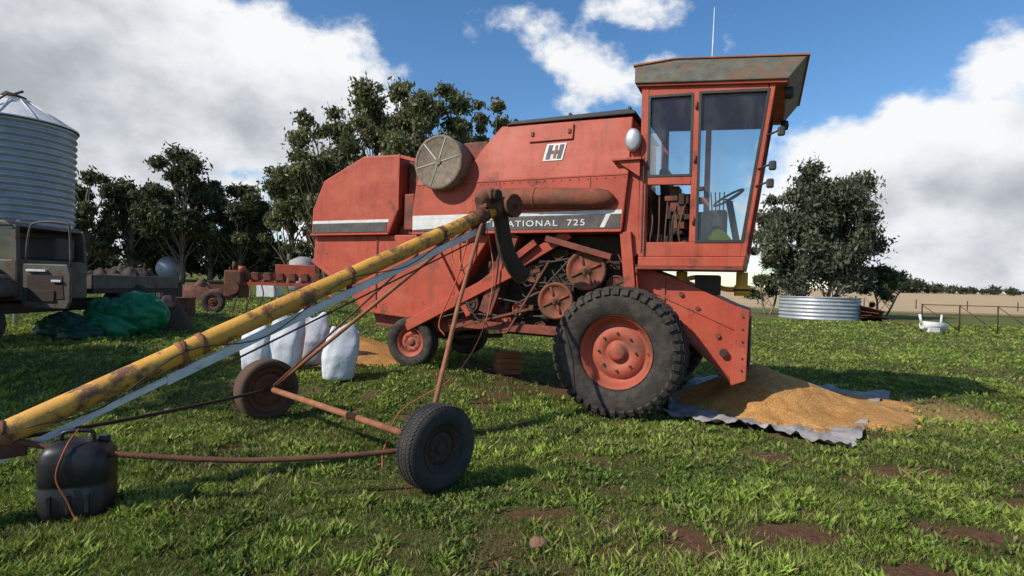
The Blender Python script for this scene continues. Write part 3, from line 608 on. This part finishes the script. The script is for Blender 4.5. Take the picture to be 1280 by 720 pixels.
tube('orange_cord',smoothpath([(1.8,-.1,2.2),(1.72,-.3,1.7),(1.55,-.35,1.1),(1.2,-.3,.6),(.6,-.2,.3),(.2,-.5,.08),(-.1,-.9,.06)]),.006,M['orange'],A,6)
tube('cable',smoothpath([(-2.2,-.09,az(-2.2)),(-1.8,-.10,az(-1.8)-.1),(-1.3,-.09,az(-1.3)+.02),(-.7,-.10,az(-.7)-.16),(0,-.09,az(0)),(.7,-.1,az(.7)-.14),(1.3,-.09,az(1.3)-.02)]),.005,BK,A,6)
tube('winch_handle',[(-2.6,-.1,az(-2.6)),(-2.62,-.22,az(-2.6)-.05),(-2.62,-.22,az(-2.6)-.28)],.012,M['rust'],A,8)
lathe('lower_pulley',[(.001,-.02),(.05,-.02),(.065,0),(.05,.02),(.001,.02)],M['rust'],A,20,loc=(-2.5,-.12,az(-2.5)-.13))

D=empty('black_plastic_container',(-2.77,3.62,gzf(-2.77,3.62)),.35)
prof=[(.001,0),(.86,0),(.96,.03),(1.0,.09),(1.0,.20),(.97,.21),(.97,.23),(1.0,.24),(1.0,.36),(.95,.42),(.80,.465),(.5,.48),(.001,.48)]
V=[];Fc=[];n=40;m=len(prof)
for i,(k_,z) in enumerate(prof):
    for k in range(n):
        a=2*math.pi*k/n; cx=math.copysign(abs(math.cos(a))**.5,math.cos(a)); cy=math.copysign(abs(math.sin(a))**.5,math.sin(a))
        V.append((cx*.195*k_,cy*.17*k_,z-.03*k_*max(0,cx)*(z>.3)))
for i in range(m-1):
    for k in range(n):
        a=i*n+k;b=i*n+(k+1)%n; Fc.append((a,b,b+n,a+n))
mobj('body',V,Fc,M['blackpl'],D,smooth=True)
for x in(-.1,0,.1): box('moulded_rib',x-.012,x+.012,-.178,-.165,.06,.18,M['blackpl'],D,.004)
tube('handle',smoothpath([(-.10,0,.47),(-.08,0,.53),(.06,0,.53),(.08,0,.46)]),.014,M['blackpl'],D,8)
tube('cap',[(.12,.05,.44),(.12,.05,.49)],.035,M['blackpl'],D,16)
tube('orange_cord',smoothpath([(.0,-.02,.55),(-.02,-.15,.48),(-.06,-.185,.30),(.0,-.185,.15),(.04,-.19,.05),(.10,-.24,.012)]),.005,M['orange'],D,6)

# ------------------------------------------------------------------ bags
def bag(x,y,w,h,rz,seed,lean=0):
    e=empty('grain_bag',(x,y,gzf(x,y)),rz); r0=random.Random(seed)
    V=[];Fc=[];n=24;m=14
    for i in range(m+1):
        t_=i/m; z=h*t_
        rw=w/2*(1.0+.14*math.sin(t_*math.pi*.9)-.10*max(0,t_-.75)*4); rd=w*.36*(1.0+.15*math.sin(t_*3))*(1-.75*max(0,t_-.5)/.5)
        if i==0: rw*=.88; rd*=.88
        for k in range(n):
            a=2*math.pi*k/n; wr_=1+.07*math.sin(a*4+t_*9+seed)*t_+.05*math.sin(a*9-t_*6+seed*2)+.03*r0.uniform(-1,1)
            cx=math.copysign(abs(math.cos(a))**.75,math.cos(a));cy=math.copysign(abs(math.sin(a))**.75,math.sin(a))
            zz=z+((.06*math.sin(a*2+seed)+.04*math.cos(a*3+seed)+.03*r0.uniform(-1,1)) if i>=m-1 else 0)
            V.append((cx*rw*wr_+lean*t_*t_,cy*rd*wr_,zz))
    for i in range(m):
        for k in range(n):
            a=i*n+k;b=i*n+(k+1)%n; Fc.append((a,b,b+n,a+n))
    Fc.append(tuple(range(n-1,-1,-1)))
    V.append((lean,0,h*.86)); c=len(V)-1
    for k in range(n): Fc.append((m*n+k,m*n+(k+1)%n,c))
    o=mobj('sack',V,Fc,M['bag'],e,smooth=True); s=o.modifiers.new('s','SUBSURF'); s.levels=1; s.render_levels=1
bag(-3.13,7.8,.40,.82,.1,1,.05); bag(-3.50,7.72,.36,.66,-.2,2,-.03); bag(-3.0,8.35,.42,.74,.3,3,.08); bag(-2.28,7.45,.40,.70,.35,4,.08)

# ------------------------------------------------------------------ heaps
def lump(name,x,y,rx,ry,h,m,seed,n=60,z0=0):
    u,v=np.meshgrid(np.linspace(-1,1,n),np.linspace(-1,1,n)); r=np.sqrt(u*u+v*v)
    X=x+u*rx;Y=y+v*ry; f=np.clip(1-r**3,0,1)**.6
    z=h*f*(.75+.9*(fbm(X*1.8,Y*1.8,seed)-.4))+.25*h*(.5-np.abs(fbm(X*4,Y*4,seed+4)-.5)*2)*f
    zz=gz(X,Y)+np.where(r>=1,-.05,z)
    a=(np.arange(n-1)[:,None]*n+np.arange(n-1)[None,:]).ravel()
    return npmesh(name,np.stack([X.ravel(),Y.ravel(),zz.ravel()],1),np.stack([a,a+1,a+1+n,a+n],1),m,smooth=True)
def softblob(name,parent,c,r3,m,seed,nu=48,nv=32):
    U,Vv=np.meshgrid(np.linspace(0,2*np.pi,nu,endpoint=False),np.linspace(0.02,np.pi-.02,nv))
    x=np.sin(Vv)*np.cos(U);y=np.sin(Vv)*np.sin(U);z=np.cos(Vv)
    f=1+.30*(fbm(x*1.5+z+seed,y*1.5+seed,seed)-.5)-.22*np.clip(1-np.abs(fbm(x*2.2+seed*3,y*2.2+z*1.7,seed+9)-.5)*9,0,1)+.10*(fbm(x*7+seed,z*7+y*5,seed+2)-.5)
    P=np.stack([x*f*r3[0]+c[0],y*f*r3[1]+c[1],np.maximum(z*f*r3[2]+c[2],-.03)],-1).reshape(-1,3)
    I,J=np.meshgrid(np.arange(nu),np.arange(nv-1)); a=(J*nu+I).ravel(); b=(J*nu+(I+1)%nu).ravel()
    npmesh(name,P,np.stack([a,a+nu,b+nu,b],1),m,parent,smooth=True)
G=empty('green_tarpaulin_bundle',(-8.05,11.7,gzf(-8.05,11.7)))
softblob('bundle_1',G,(.2,0,.42),(.62,.5,.48),M['green'],3)
softblob('bundle_2',G,(-.45,.1,.35),(.45,.45,.46),M['green'],8)
softblob('bundle_3',G,(-.0,-.5,.18),(.55,.35,.3),M['green'],14)
G2=empty('dark_green_tarpaulin_bundle',(-8.75,11.0,gzf(-8.75,11.0)))
softblob('bundle_1',G2,(0,0,.15),(.55,.4,.35),M['green2'],21); softblob('bundle_2',G2,(.5,-.25,.1),(.4,.3,.22),M['green2'],25)
lump('rubbish_heap',-8.6,12.9,1.2,.8,.9,M['dark'],95)

# ------------------------------------------------------------------ silo
S=empty('grain_silo',(-12.55,14.0,gzf(-12.55,14)))
prof=[]; z=2.0; rad=1.25
while z<4.92:
    prof.append((rad+.024*math.sin((z-2.0)/.165*2*math.pi),z)); z+=.0165
lathe('corrugated_wall',prof,M['galv'],S,72,axis='z')
lathe('cone_roof',[(1.31,4.90),(1.31,4.93),(.34,5.50),(.34,5.56),(.26,5.58),(.001,5.58)],M['white'],S,48,axis='z',smooth=False)
lathe('cone_hopper',[(1.25,2.0),(1.23,1.95),(.2,.7),(.2,.6),(.001,.6)],M['galv'],S,48,axis='z')
for k in range(12):
    a=2*math.pi*k/12; tube('roof_rib',[(1.29*math.cos(a),1.29*math.sin(a),4.95),(.36*math.cos(a),.36*math.sin(a),5.52)],.014,M['white'],S,6)
for k in range(6):
    a=2*math.pi*k/6+.3; tube('leg',[(1.2*math.cos(a),1.2*math.sin(a),-.05),(1.24*math.cos(a),1.24*math.sin(a),2.5)],.045,M['galvflat'],S,8)
tube('top_vent',[(0,0,5.57),(.04,0,5.70)],[.28,.2],M['dark'],S,16)
tube('vent_lid',[(.1,-.1,5.68),(.3,-.1,5.74)],.03,M['dark'],S,8)
tube('roof_ladder',[(.4,-1.25,4.95),(.15,-.35,5.6)],.02,M['dark'],S,6)

# ------------------------------------------------------------------ old truck with open door
T=empty('old_farm_truck',(-8.75,9.7,gzf(-8.75,9.7)),0)
OL=M['olive']
for x0 in(-1.68,-.16): prism('cab_pillar',[(x0,1.45),(x0+.10,1.45),(x0+.07,2.10),(x0,2.10)],.25,.33,OL,T,.01)
prism('cab_body',[(-1.7,.75),(-1.7,1.5),(-.05,1.5),(-.03,.75)],.25,1.9,OL,T,.04)
prism('cab_roof',[(-1.7,2.08),(-1.6,2.18),(-.25,2.18),(-.12,2.08)],.2,1.9,OL,T,.03)
prism('cab_back',[(-1.7,1.5),(-1.7,2.1),(-.12,2.1),(-.06,1.5)],1.83,1.9,OL,T,.01)
box('bench_seat',-1.6,-.15,1.2,1.7,1.5,1.95,M['seat'],T,.05)
prism('windscreen_glass',[(-1.58,1.5),(-1.58,2.1),(-.17,2.1),(-.17,1.5)],.27,.277,M['glass'],T,0)
prism('bonnet',[(-1.55,.8),(-1.55,1.36),(-.35,1.38),(-.25,.8)],-1.0,.25,M['rust'],T,.08)
prism('fender',[(-.5,.8),(-.45,1.18),(-.1,1.22),(.08,1.02),(.1,.82)],-1.0,.2,OL,T,.08)
box('bumper',-1.7,.1,-1.15,-1.03,.55,.72,DK,T,.02)
box('engine_block',-1.2,-.5,-.95,-.1,.7,1.2,DK,T,.05)
for k in range(5): tube('steering_and_pipe',smoothpath([(-1.0+.2*k,-1.04,1.3),(-.9+.2*k,-1.1,1.0),(-.95+.2*k,-1.03,.8)]),.02,random.choice([M['rust'],DK]),T,6)
tw=wheel(T,(-.1,-.35,.36),.37,.22,.2,M['rubber'],M['rust'],'rib'); tw.rotation_euler=(0,0,math.pi/2)
tw=wheel(T,(-.1,2.9,.36),.37,.22,.2,M['rubber'],M['rust'],'rib'); tw.rotation_euler=(0,0,math.pi/2)
box('tray',-1.9,.0,2.0,5.0,.85,.95,DK,T,.02); box('tray_side',-.05,.0,2.0,5.0,.95,1.25,OL,T,.02)
box('chassis',-1.3,-.3,-.9,4.8,.5,.7,DK,T,.02)
prism('door_skin',[(0,.62),(.0,1.42),(.80,1.42),(.86,1.2),(.86,.75),(.80,.62)],.30,.36,OL,T,.02)
prism('door_inner_recess',[(.1,.75),(.1,1.22),(.72,1.22),(.76,.8)],.29,.297,M['dark'],T,.01)
box('door_pocket',.15,.6,.27,.288,.75,.95,DK,T,.01); box('door_handle_inner',.55,.72,.255,.288,1.1,1.14,M['galvflat'],T,.004)
box('door_grab',.1,.45,.25,.297,1.28,1.32,M['white'],T,.004)
tube('door_window_frame',smoothpath([(.02,.33,1.38),(.08,.33,2.0),(.22,.33,2.16),(.70,.33,2.16),(.80,.33,2.05),(.84,.33,1.38)],4),.018,OL,T,8)

# ------------------------------------------------------------------ red implement
q=empty('tillage_implement',(-8.5,20.0,gzf(-8.5,20)),.1)
for y in(-.5,.3): box('toolbar',-1.3,1.6,y,y+.1,1.0,1.1,R,q)
for k in range(7):
    x=-1.1+k*.42
    box('cross_member',x,x+.07,-.5,.4,1.10,1.17,R,q); tube('tine',smoothpath([(x,-.5,1.0),(x+.1,-.6,.7),(x+.05,-.75,.35),(x-.05,-.6,.1)]),.025,M['rust'],q,6)
    box('seed_cup',x,x+.25,-.35,.1,1.17,1.45,R2,q,.02)
prism('seed_box',[(.2,1.3),(.1,1.75),(1.5,1.75),(1.5,1.3)],-.3,.3,R,q,.02)
box('engine',-1.5,-.9,-.6,.2,.55,1.5,M['rust'],q,.06); tube('engine_pulley',[(-1.2,-.62,.9),(-1.2,-.7,.9)],.25,M['rust'],q,20)
tube('engine_stack',[(-1.3,-.2,1.5),(-1.3,-.2,1.8)],.06,M['rust'],q,10); tube('filter',[(-1.0,-.3,1.45),(-1.0,-.3,1.65)],.12,R,q,12)
wheel(q,(-1.8,-.6,.38),.38,.18,.2,M['rubber'],M['rust'],'rib'); wheel(q,(1.3,-.7,.38),.38,.18,.2,M['rubber'],M['redrim'],'rib')
tube('drawbar',[(1.4,-.4,.9),(2.8,-1.2,.5)],.05,R,q,8)

def simple(name,x,y): return empty(name,(x,y,gzf(x,y)),random.uniform(-.4,.4))
e=simple('black_storage_crate',-10.9,17.5)
box('crate_body',-.42,.42,-.35,.35,.03,1.0,M['black'],e,.04); box('crate_lid',-.46,.46,-.39,.39,1.0,1.08,M['dark'],e,.02)
for k in range(4): box('crate_rib',-.36+k*.22,-.31+k*.22,-.37,-.35,.1,.95,M['dark'],e,.005)
for (x,y) in((-9.9,17.0),(-11.9,18.5)):
    e=simple('rusty_drum',x,y); lathe('drum',[(.001,0),(.27,0),(.28,.02),(.27,.05),(.27,.28),(.285,.3),(.27,.32),(.27,.58),(.28,.62),(.001,.6)],M['rust'],e,24,axis='z')
e=empty('galvanised_tank',(-30.5,50,gzf(-30.5,50)),.5)
n_=[(.001,-1.5)]+[(1.05+.03*math.sin(i*.9),-1.5+3*i/60) for i in range(61)]+[(.001,1.5)]
lathe('tank_shell',n_,M['galv'],e,40,loc=(0,0,1.05))
lump('scrap_heap',-16,26,3.0,1.0,.9,M['rust'],103); lump('scrap_heap',-24,34,3,1.5,1.2,M['dark'],104)
for k,(x,y,c) in enumerate([(-24,36,'white'),(-14.5,28,'rust'),(-13,30,'galvflat'),(-11.2,32,'yellow')]):
    e=simple('farm_junk_box',x,y); box('body',-.5,.5,-.4,.4,0,.8,M[c],e,.04); box('top',-.55,.55,-.45,.45,.8,.9,M['dark'],e,.02); tube('pole',[(.3,0,.9),(.35,0,1.6)],.03,M['rust'],e,6)
e=empty('tan_water_tank',(-14.2,38,gzf(-14.2,38))); lathe('tank',[(.001,0),(.9,0),(.9,.5),(.92,.55),(.9,.6),(.9,2.0),(.3,2.3),(.001,2.3)],M['tarp'],e,30,axis='z')
e=empty('corrugated_water_trough',(19.2,35,gzf(19.2,35)))
pf=[(2.25+.03*math.sin(i*.8),1.35*i/48) for i in range(49)]
lathe('trough_wall',pf,M['galv'],e,60,axis='z'); lathe('trough_rim',[(2.28,1.33),(2.3,1.38),(2.2,1.38),(2.2,1.2),(.001,1.15)],M['galv'],e,60,axis='z')
e=empty('rusty_sheet_pile',(21.6,34,gzf(21.6,34)),.3)
for k in range(4): box('sheet_%d'%k,-1.1,1.1,-.7,.7,.1+k*.1,.13+k*.1,M['rust'],e,.003,rot=(.15*k-.2,.12*k,.3*k))
e=empty('pipe_fence',(19.5,24.5,gzf(19.5,24.5)),-.15)
for k in range(7): tube('post_%d'%k,[(-1.4+k*1.5,0,-.05),(-1.4+k*1.5,0,1.25)],.03,M['dark'],e,8)
for z in(1.22,.8): tube('rail',[(-1.4,0,z),(7.6,0,z)],.02,M['rust'],e,8)
for k in range(4): tube('brace',[(-1.4+k*1.5,0,1.2),(.1+k*1.5,0,.1)],.015,M['dark'],e,6)
e=empty('float_pump',(18.1,24,gzf(18.1,24))); tube('body',[(-.5,0,.35),(.5,0,.3)],.17,M['white'],e,14); box('base',-.3,.2,-.15,.15,.02,.25,M['white'],e,.03); tube('riser',[(.3,0,.3),(.35,0,.8)],.04,M['white'],e,8); tube('outlet',[(-.5,0,.35),(-.6,0,.8)],.05,M['white'],e,8)
e=empty('post_and_wire_fence',(0,0,0))
for k in range(16):
    x=24+k*7; y=70+k*.5; tube('post_%d'%k,[(x,y,gzf(x,y)-.1),(x,y,gzf(x,y)+1.2)],.06,M['dark'],e,6)
e=empty('field_stone',(.2,3.3,gzf(.2,3.3)))
softblob('stone',e,(0,0,.035),(.06,.045,.045),M['stone'],5,24,14)
sk=empty('fallen_sticks',(0,0,0))
for k in range(60):
    y=math.exp(random.uniform(math.log(2.8),math.log(9))); x=random.uniform(-1,1)*y; a=random.uniform(0,6.3); l=random.uniform(.05,.22)
    z=gzf(x,y)+.03; tube('stick',[(x,y,z),(x+math.cos(a)*l*.5+.01,y+math.sin(a)*l*.5,z+.012),(x+math.cos(a)*l,y+math.sin(a)*l,z)],.003,M['bark'],sk,5)

# ------------------------------------------------------------------ trees
def leaves(centers,radii,nleaf,size,c1,c2,r,squash=.75):
    Vs=[];Cs=[]
    mr=np.mean(radii)
    for c,rad in zip(centers,radii):
        n=int(nleaf*(rad/mr)**2)
        d=r.normal(size=(n,3)); d/=np.linalg.norm(d,axis=1)[:,None]
        rr=rad*np.minimum(np.abs(r.normal(size=n))*.42+.35*r.random(n),1.35)[:,None]
        p=c+d*rr*np.array([1,1,squash])
        p[:,2]-=.25*rad*(r.random(n)**3)
        a=r.normal(size=(n,3))*.8; a[:,2]-=.7; a/=np.linalg.norm(a,axis=1)[:,None]
        b=np.cross(a,r.normal(size=(n,3))); b/=np.linalg.norm(b,axis=1)[:,None]
        s=size*(.5+.9*r.random(n))[:,None]
        q=np.stack([p-a*s*.5,p+b*s*.2,p+a*s*.5,p-b*s*.2],1)
        Vs.append(q.reshape(-1,3))
        k=r.random((n,1))*.6+r.random()*.4
        cc=(np.array(c1)*(1-k)+np.array(c2)*k)*(.75+.5*r.random((n,1)))
        Cs.append(np.repeat(cc,4,0))
    V=np.concatenate(Vs);C=np.concatenate(Cs); F=np.arange(len(V)).reshape(-1,4); return V,F,C
def tree(name,x,y,h,rad,low,ncl,nleaf,size,seed,c1=(.065,.078,.03),c2=(.22,.22,.095),clr=.24,trunks=1,base_r=.26):
    r=np.random.default_rng(seed); z0=gzf(x,y); e=empty(name,(x,y,z0)); rd=random.Random(seed)
    cz=(h+low)/2; hz=(h-low)/2; cen=[];rr=[]
    tries=0
    while len(cen)<ncl and tries<5000:
        tries+=1
        d=r.normal(size=3); d/=np.linalg.norm(d); q=r.random()**.4
        cr=rad*clr*(.5+.9*r.random())
        p=np.array([d[0]*(rad-cr*.4)*q,d[1]*(rad-cr*.4)*q,cz+d[2]*(hz-cr*.5)*q])
        t_=(p[2]-low)/(h-low)
        if r.random()>.35+.9*t_ and t_<.45: continue
        if any(np.linalg.norm(p-c)<cr*.6 for c in cen): continue
        cen.append(p); rr.append(cr)
    V,F,C=leaves(cen,rr,nleaf,size,c1,c2,r)
    npmesh('crown',V,F,M['leaf'],e,colors={'Col':C})
    for tk in range(trunks):
        off=Vector((rd.uniform(-.5,.5)*(trunks-1),rd.uniform(-.4,.4)*(trunks-1),0))
        tp=[Vector((0,0,-.2))+off*.4]; 
        for k in range(1,6):
            tp.append(Vector((off.x*(1+k*.4)+rd.uniform(-.2,.2)*k*.4,off.y+rd.uniform(-.2,.2)*k*.4,h*.78*k/5)))
        sp=smoothpath(tp,3); tube('trunk',sp,[base_r*(1-.8*i/(len(sp)-1)) for i in range(len(sp))],M['bark'],e,8)
        for c in cen[tk::trunks]:
            c=Vector(c); f=max(.18,min(.85,(c.z-.22*h)/(h*.78)*.75)); idx=int(f*(len(sp)-1)); s=sp[idx]
            mid=(s+c)/2+Vector((rd.uniform(-.3,.3),rd.uniform(-.3,.3),rd.uniform(-.4,.1)))
            tube('limb',smoothpath([s,mid,c],3),[base_r*v_ for v_ in(.3,.25,.2,.16,.12,.09,.06)],M['bark'],e,5,cap=False)
    return e
def tx(u,D): return (u-640)/700*D
tree('unseen_shade_tree',tx(405,42),42,14.0,3.9,3.0,42,380,.42,1)
tree('unseen_shade_tree',tx(362,46),46,11.0,3.0,1.5,34,380,.42,2)
tree('unseen_shade_tree',tx(470,44),44,17.2,4.2,4.5,42,380,.42,3)
tree('unseen_shade_tree',tx(520,42),42,16.8,3.6,5.0,36,380,.42,4)
tree('unseen_shade_tree',tx(568,44),44,16.3,3.5,4.0,34,380,.42,5)
tree('unseen_shade_tree',tx(608,46),46,16.6,2.8,4.0,34,400,.42,6)
tree('unseen_shade_tree',tx(430,50),50,12.5,4.5,1.5,36,400,.45,7)
dk=dict(c1=(.035,.048,.02),c2=(.135,.15,.065))
tree('unseen_shade_tree',tx(228,48),48,11.6,3.6,1.5,44,400,.42,8,**dk)
tree('unseen_shade_tree',tx(165,48),48,9.4,3.0,1.0,36,400,.42,9,**dk)
tree('unseen_shade_tree',tx(106,46),46,9.6,2.9,.8,36,400,.42,10,**dk)
tree('unseen_shade_tree',tx(300,50),50,9.2,3.2,.8,36,400,.42,12,**dk)
tree('unseen_shade_tree',tx(262,50),50,9.4,2.8,.8,32,400,.42,13,**dk)
tree('unseen_shade_tree',tx(200,52),52,8.6,3.2,.6,32,400,.42,14,**dk)
tree('unseen_shade_tree',tx(40,46),46,9.0,3.6,.8,32,400,.42,15,**dk)
tree('gum_tree',tx(1022,38),38,10.9,4.1,.8,90,560,.34,21,c1=(.05,.06,.036),c2=(.16,.17,.10),clr=.25,trunks=3,base_r=.13)
tree('shrub',tx(1100,38),38,4.0,1.7,.2,18,360,.3,22,c1=(.035,.055,.02),c2=(.11,.13,.05),trunks=2,base_r=.08)
tree('shrub',tx(960,40),40,5.5,1.8,.2,18,360,.3,23,c1=(.035,.055,.02),c2=(.11,.13,.05),trunks=2,base_r=.08)
tree('unseen_shade_tree',-12.4,3.6,8.2,2.4,3.0,36,420,.25,31)  # unseen tree added left of frame to shade the ground near the truck
r=np.random.default_rng(5)
cen=[];rr=[]
for k in range(120):
    u_=r.uniform(-60,620); D_=r.uniform(50,58); x=tx(u_,D_); cen.append(np.array([x,D_,gzf(x,D_)+r.uniform(.6,3.6)])); rr.append(r.uniform(1.2,2.2))
V,F,C=leaves(cen,rr,420,.5,(.025,.038,.015),(.08,.095,.04),r); npmesh('background_shrubbery',V,F,M['leaf'],colors={'Col':C})
cen=[];rr=[]
for k in range(420):
    x=r.uniform(190,560); y=r.uniform(290,340)
    g_=vnoise(np.array([x*.04]),np.array([0.]),8)[0]
    s=r.uniform(2.2,4.2)*(.5+.8*g_); 
    if x<235: s*=1.5
    cen.append(np.array([x,y,gzf(x,y)+s*.9])); rr.append(s)
for k in range(160):
    x=r.uniform(-600,60); y=r.uniform(220,300); s=r.uniform(3,6); cen.append(np.array([x,y,gzf(x,y)+s*.9])); rr.append(s)
V,F,C=leaves(cen,rr,230,1.8,(.04,.05,.03),(.10,.11,.06),r); npmesh('distant_treeline',V,F,M['leaf'],colors={'Col':C})

# ------------------------------------------------------------------ sky with clouds
def pdir(u,v):
    a=(u-640)/700;b=(v-360)/700; d=Vector((a+.0276*b,1,.0276*a-b-.0043)); return d.normalized()
W=bpy.data.worlds.new('World'); scene.world=W; W.use_nodes=True; t=W.node_tree; N=t.nodes; L=t.links; N.clear()
W.cycles.sampling_method='MANUAL'; W.cycles.sample_map_resolution=512
gt=bpy.data.node_groups.new('cloud_density','ShaderNodeTree')
gt.interface.new_socket('V',in_out='INPUT',socket_type='NodeSocketVector'); gt.interface.new_socket('D',in_out='OUTPUT',socket_type='NodeSocketFloat')
gi=gt.nodes.new('NodeGroupInput'); go=gt.nodes.new('NodeGroupOutput'); GN=gt.nodes; GL=gt.links
ST=Vector((1,1,1.45))
vs=GN.new('ShaderNodeVectorMath'); vs.operation='MULTIPLY'; vs.inputs[1].default_value=ST; GL.new(gi.outputs[0],vs.inputs[0])
BL=[((30,40),.28,1.15),((150,70),.28,1.2),((265,105),.24,1.2),((350,135),.20,1.15),((425,110),.14,1.05),((200,150),.20,1.1),((290,190),.11,.95),((60,130),.16,.95),
    ((120,222),.08,.95),((170,228),.06,.75),((300,236),.07,.95),
    ((755,95),.11,.68),((815,85),.07,.55),((695,72),.07,.55),((800,8),.09,.50),((665,38),.06,.48),
    ((1060,215),.13,1.05),((1140,185),.12,1.05),((1225,195),.12,1.05),((1270,240),.13,1.0),((1110,265),.16,1.0),((1200,290),.20,1.0),((1010,205),.10,.9),((1290,310),.2,1.0),((1000,270),.12,.8),
    ((1262,75),.09,.85),((880,310),.08,.4),((450,300),.25,.6),((-150,100),.5,1.0),((-500,200),.4,.9),((1700,200),.4,.9)]
prev=None
for (uv,rad,wt) in BL:
    c=pdir(*uv); c=Vector((c.x*ST.x,c.y*ST.y,c.z*ST.z))
    dn=GN.new('ShaderNodeVectorMath'); dn.operation='DISTANCE'; GL.new(vs.outputs[0],dn.inputs[0]); dn.inputs[1].default_value=c
    mr=GN.new('ShaderNodeMapRange'); mr.inputs[1].default_value=0; mr.inputs[2].default_value=rad*1.5; mr.inputs[3].default_value=wt; mr.inputs[4].default_value=0; GL.new(dn.outputs['Value'],mr.inputs[0])
    if prev is None: prev=mr.outputs[0]
    else:
        mx=GN.new('ShaderNodeMath'); mx.operation='SMOOTH_MAX'; mx.inputs[2].default_value=.12; GL.new(prev,mx.inputs[0]); GL.new(mr.outputs[0],mx.inputs[1]); prev=mx.outputs[0]
def gn(scale,detail,rough,dist=0):
    n_=GN.new('ShaderNodeTexNoise'); n_.inputs['Scale'].default_value=scale; n_.inputs['Detail'].default_value=detail; n_.inputs['Roughness'].default_value=rough; n_.inputs['Distortion'].default_value=dist; GL.new(vs.outputs[0],n_.inputs['Vector']); return n_.outputs[0]
n1=gn(5.2,8,.6)
def mth(op,a,b):
    m_=GN.new('ShaderNodeMath'); m_.operation=op
    for i_,q_ in enumerate((a,b)):
        if isinstance(q_,(int,float)): m_.inputs[i_].default_value=q_
        else: GL.new(q_,m_.inputs[i_])
    return m_.outputs[0]
s1=mth('MULTIPLY',mth('SUBTRACT',n1,.5),1.7)
GL.new(mth('ADD',prev,s1),go.inputs[0])
tc=N.new('ShaderNodeTexCoord')
g0=N.new('ShaderNodeGroup'); g0.node_tree=gt; L.new(tc.outputs['Generated'],g0.inputs[0])
va=N.new('ShaderNodeVectorMath'); va.operation='ADD'; va.inputs[1].default_value=(-.045,-.01,.055); L.new(tc.outputs['Generated'],va.inputs[0])
g1_=N.new('ShaderNodeGroup'); g1_.node_tree=gt; L.new(va.outputs[0],g1_.inputs[0])
al=N.new('ShaderNodeMapRange'); al.interpolation_type='SMOOTHSTEP'; al.inputs[1].default_value=.31; al.inputs[2].default_value=.58; L.new(g0.outputs[0],al.inputs[0])
sh=N.new('ShaderNodeMapRange'); sh.interpolation_type='SMOOTHSTEP'; sh.inputs[1].default_value=.40; sh.inputs[2].default_value=1.30; L.new(g1_.outputs[0],sh.inputs[0])
cr=N.new('ShaderNodeValToRGB'); L.new(sh.outputs[0],cr.inputs[0])
e0=cr.color_ramp.elements; e0[0].position=0; e0[0].color=(.95,.96,.97,1); e0[1].position=1; e0[1].color=(.42,.45,.49,1)
x_=e0.new(.40); x_.color=(.75,.78,.82,1)
sky=N.new('ShaderNodeTexSky'); sky.sky_type='NISHITA'; sky.sun_disc=False; sky.sun_elevation=math.radians(38); sky.sun_rotation=math.atan2(-.87,-.5); sky.air_density=1.0; sky.dust_density=.3; sky.ozone_density=3
hs=N.new('ShaderNodeHueSaturation'); hs.inputs['Saturation'].default_value=1.2; L.new(sky.outputs[0],hs.inputs['Color'])
b1=N.new('ShaderNodeBackground'); b1.inputs[1].default_value=.15; L.new(hs.outputs[0],b1.inputs[0])
b2=N.new('ShaderNodeBackground'); b2.inputs[1].default_value=1.0; L.new(cr.outputs[0],b2.inputs[0])
ms=N.new('ShaderNodeMixShader'); L.new(al.outputs[0],ms.inputs[0]); L.new(b1.outputs[0],ms.inputs[1]); L.new(b2.outputs[0],ms.inputs[2])
wo=N.new('ShaderNodeOutputWorld'); L.new(ms.outputs[0],wo.inputs[0])

sv=Vector((-.87*math.cos(math.radians(38)),-.5*math.cos(math.radians(38)),math.sin(math.radians(38)))).normalized()
ld=bpy.data.lights.new('sun','SUN'); ld.energy=5.0; ld.angle=math.radians(.5); ld.color=(1,.94,.85)
lo=bpy.data.objects.new('sun',ld); lo.rotation_euler=sv.to_track_quat('Z','Y').to_euler(); lo.location=(-20,-10,20); col.objects.link(lo)

cd=bpy.data.cameras.new('camera'); cd.sensor_width=36; cd.lens=36*700/1280; cd.clip_end=4000; cd.clip_start=.05
co=bpy.data.objects.new('camera',cd); col.objects.link(co)
rho=math.radians(1.58); pit=-math.radians(.25)
fwd=Vector((0,math.cos(pit),math.sin(pit))); right0=Vector((1,0,0)); up0=right0.cross(fwd)
right=right0*math.cos(rho)+up0*math.sin(rho); upv=up0*math.cos(rho)-right0*math.sin(rho)
mt=Matrix((right,upv,-fwd)).transposed().to_4x4(); mt.translation=Vector((0,0,1.55)); co.matrix_world=mt
scene.camera=co
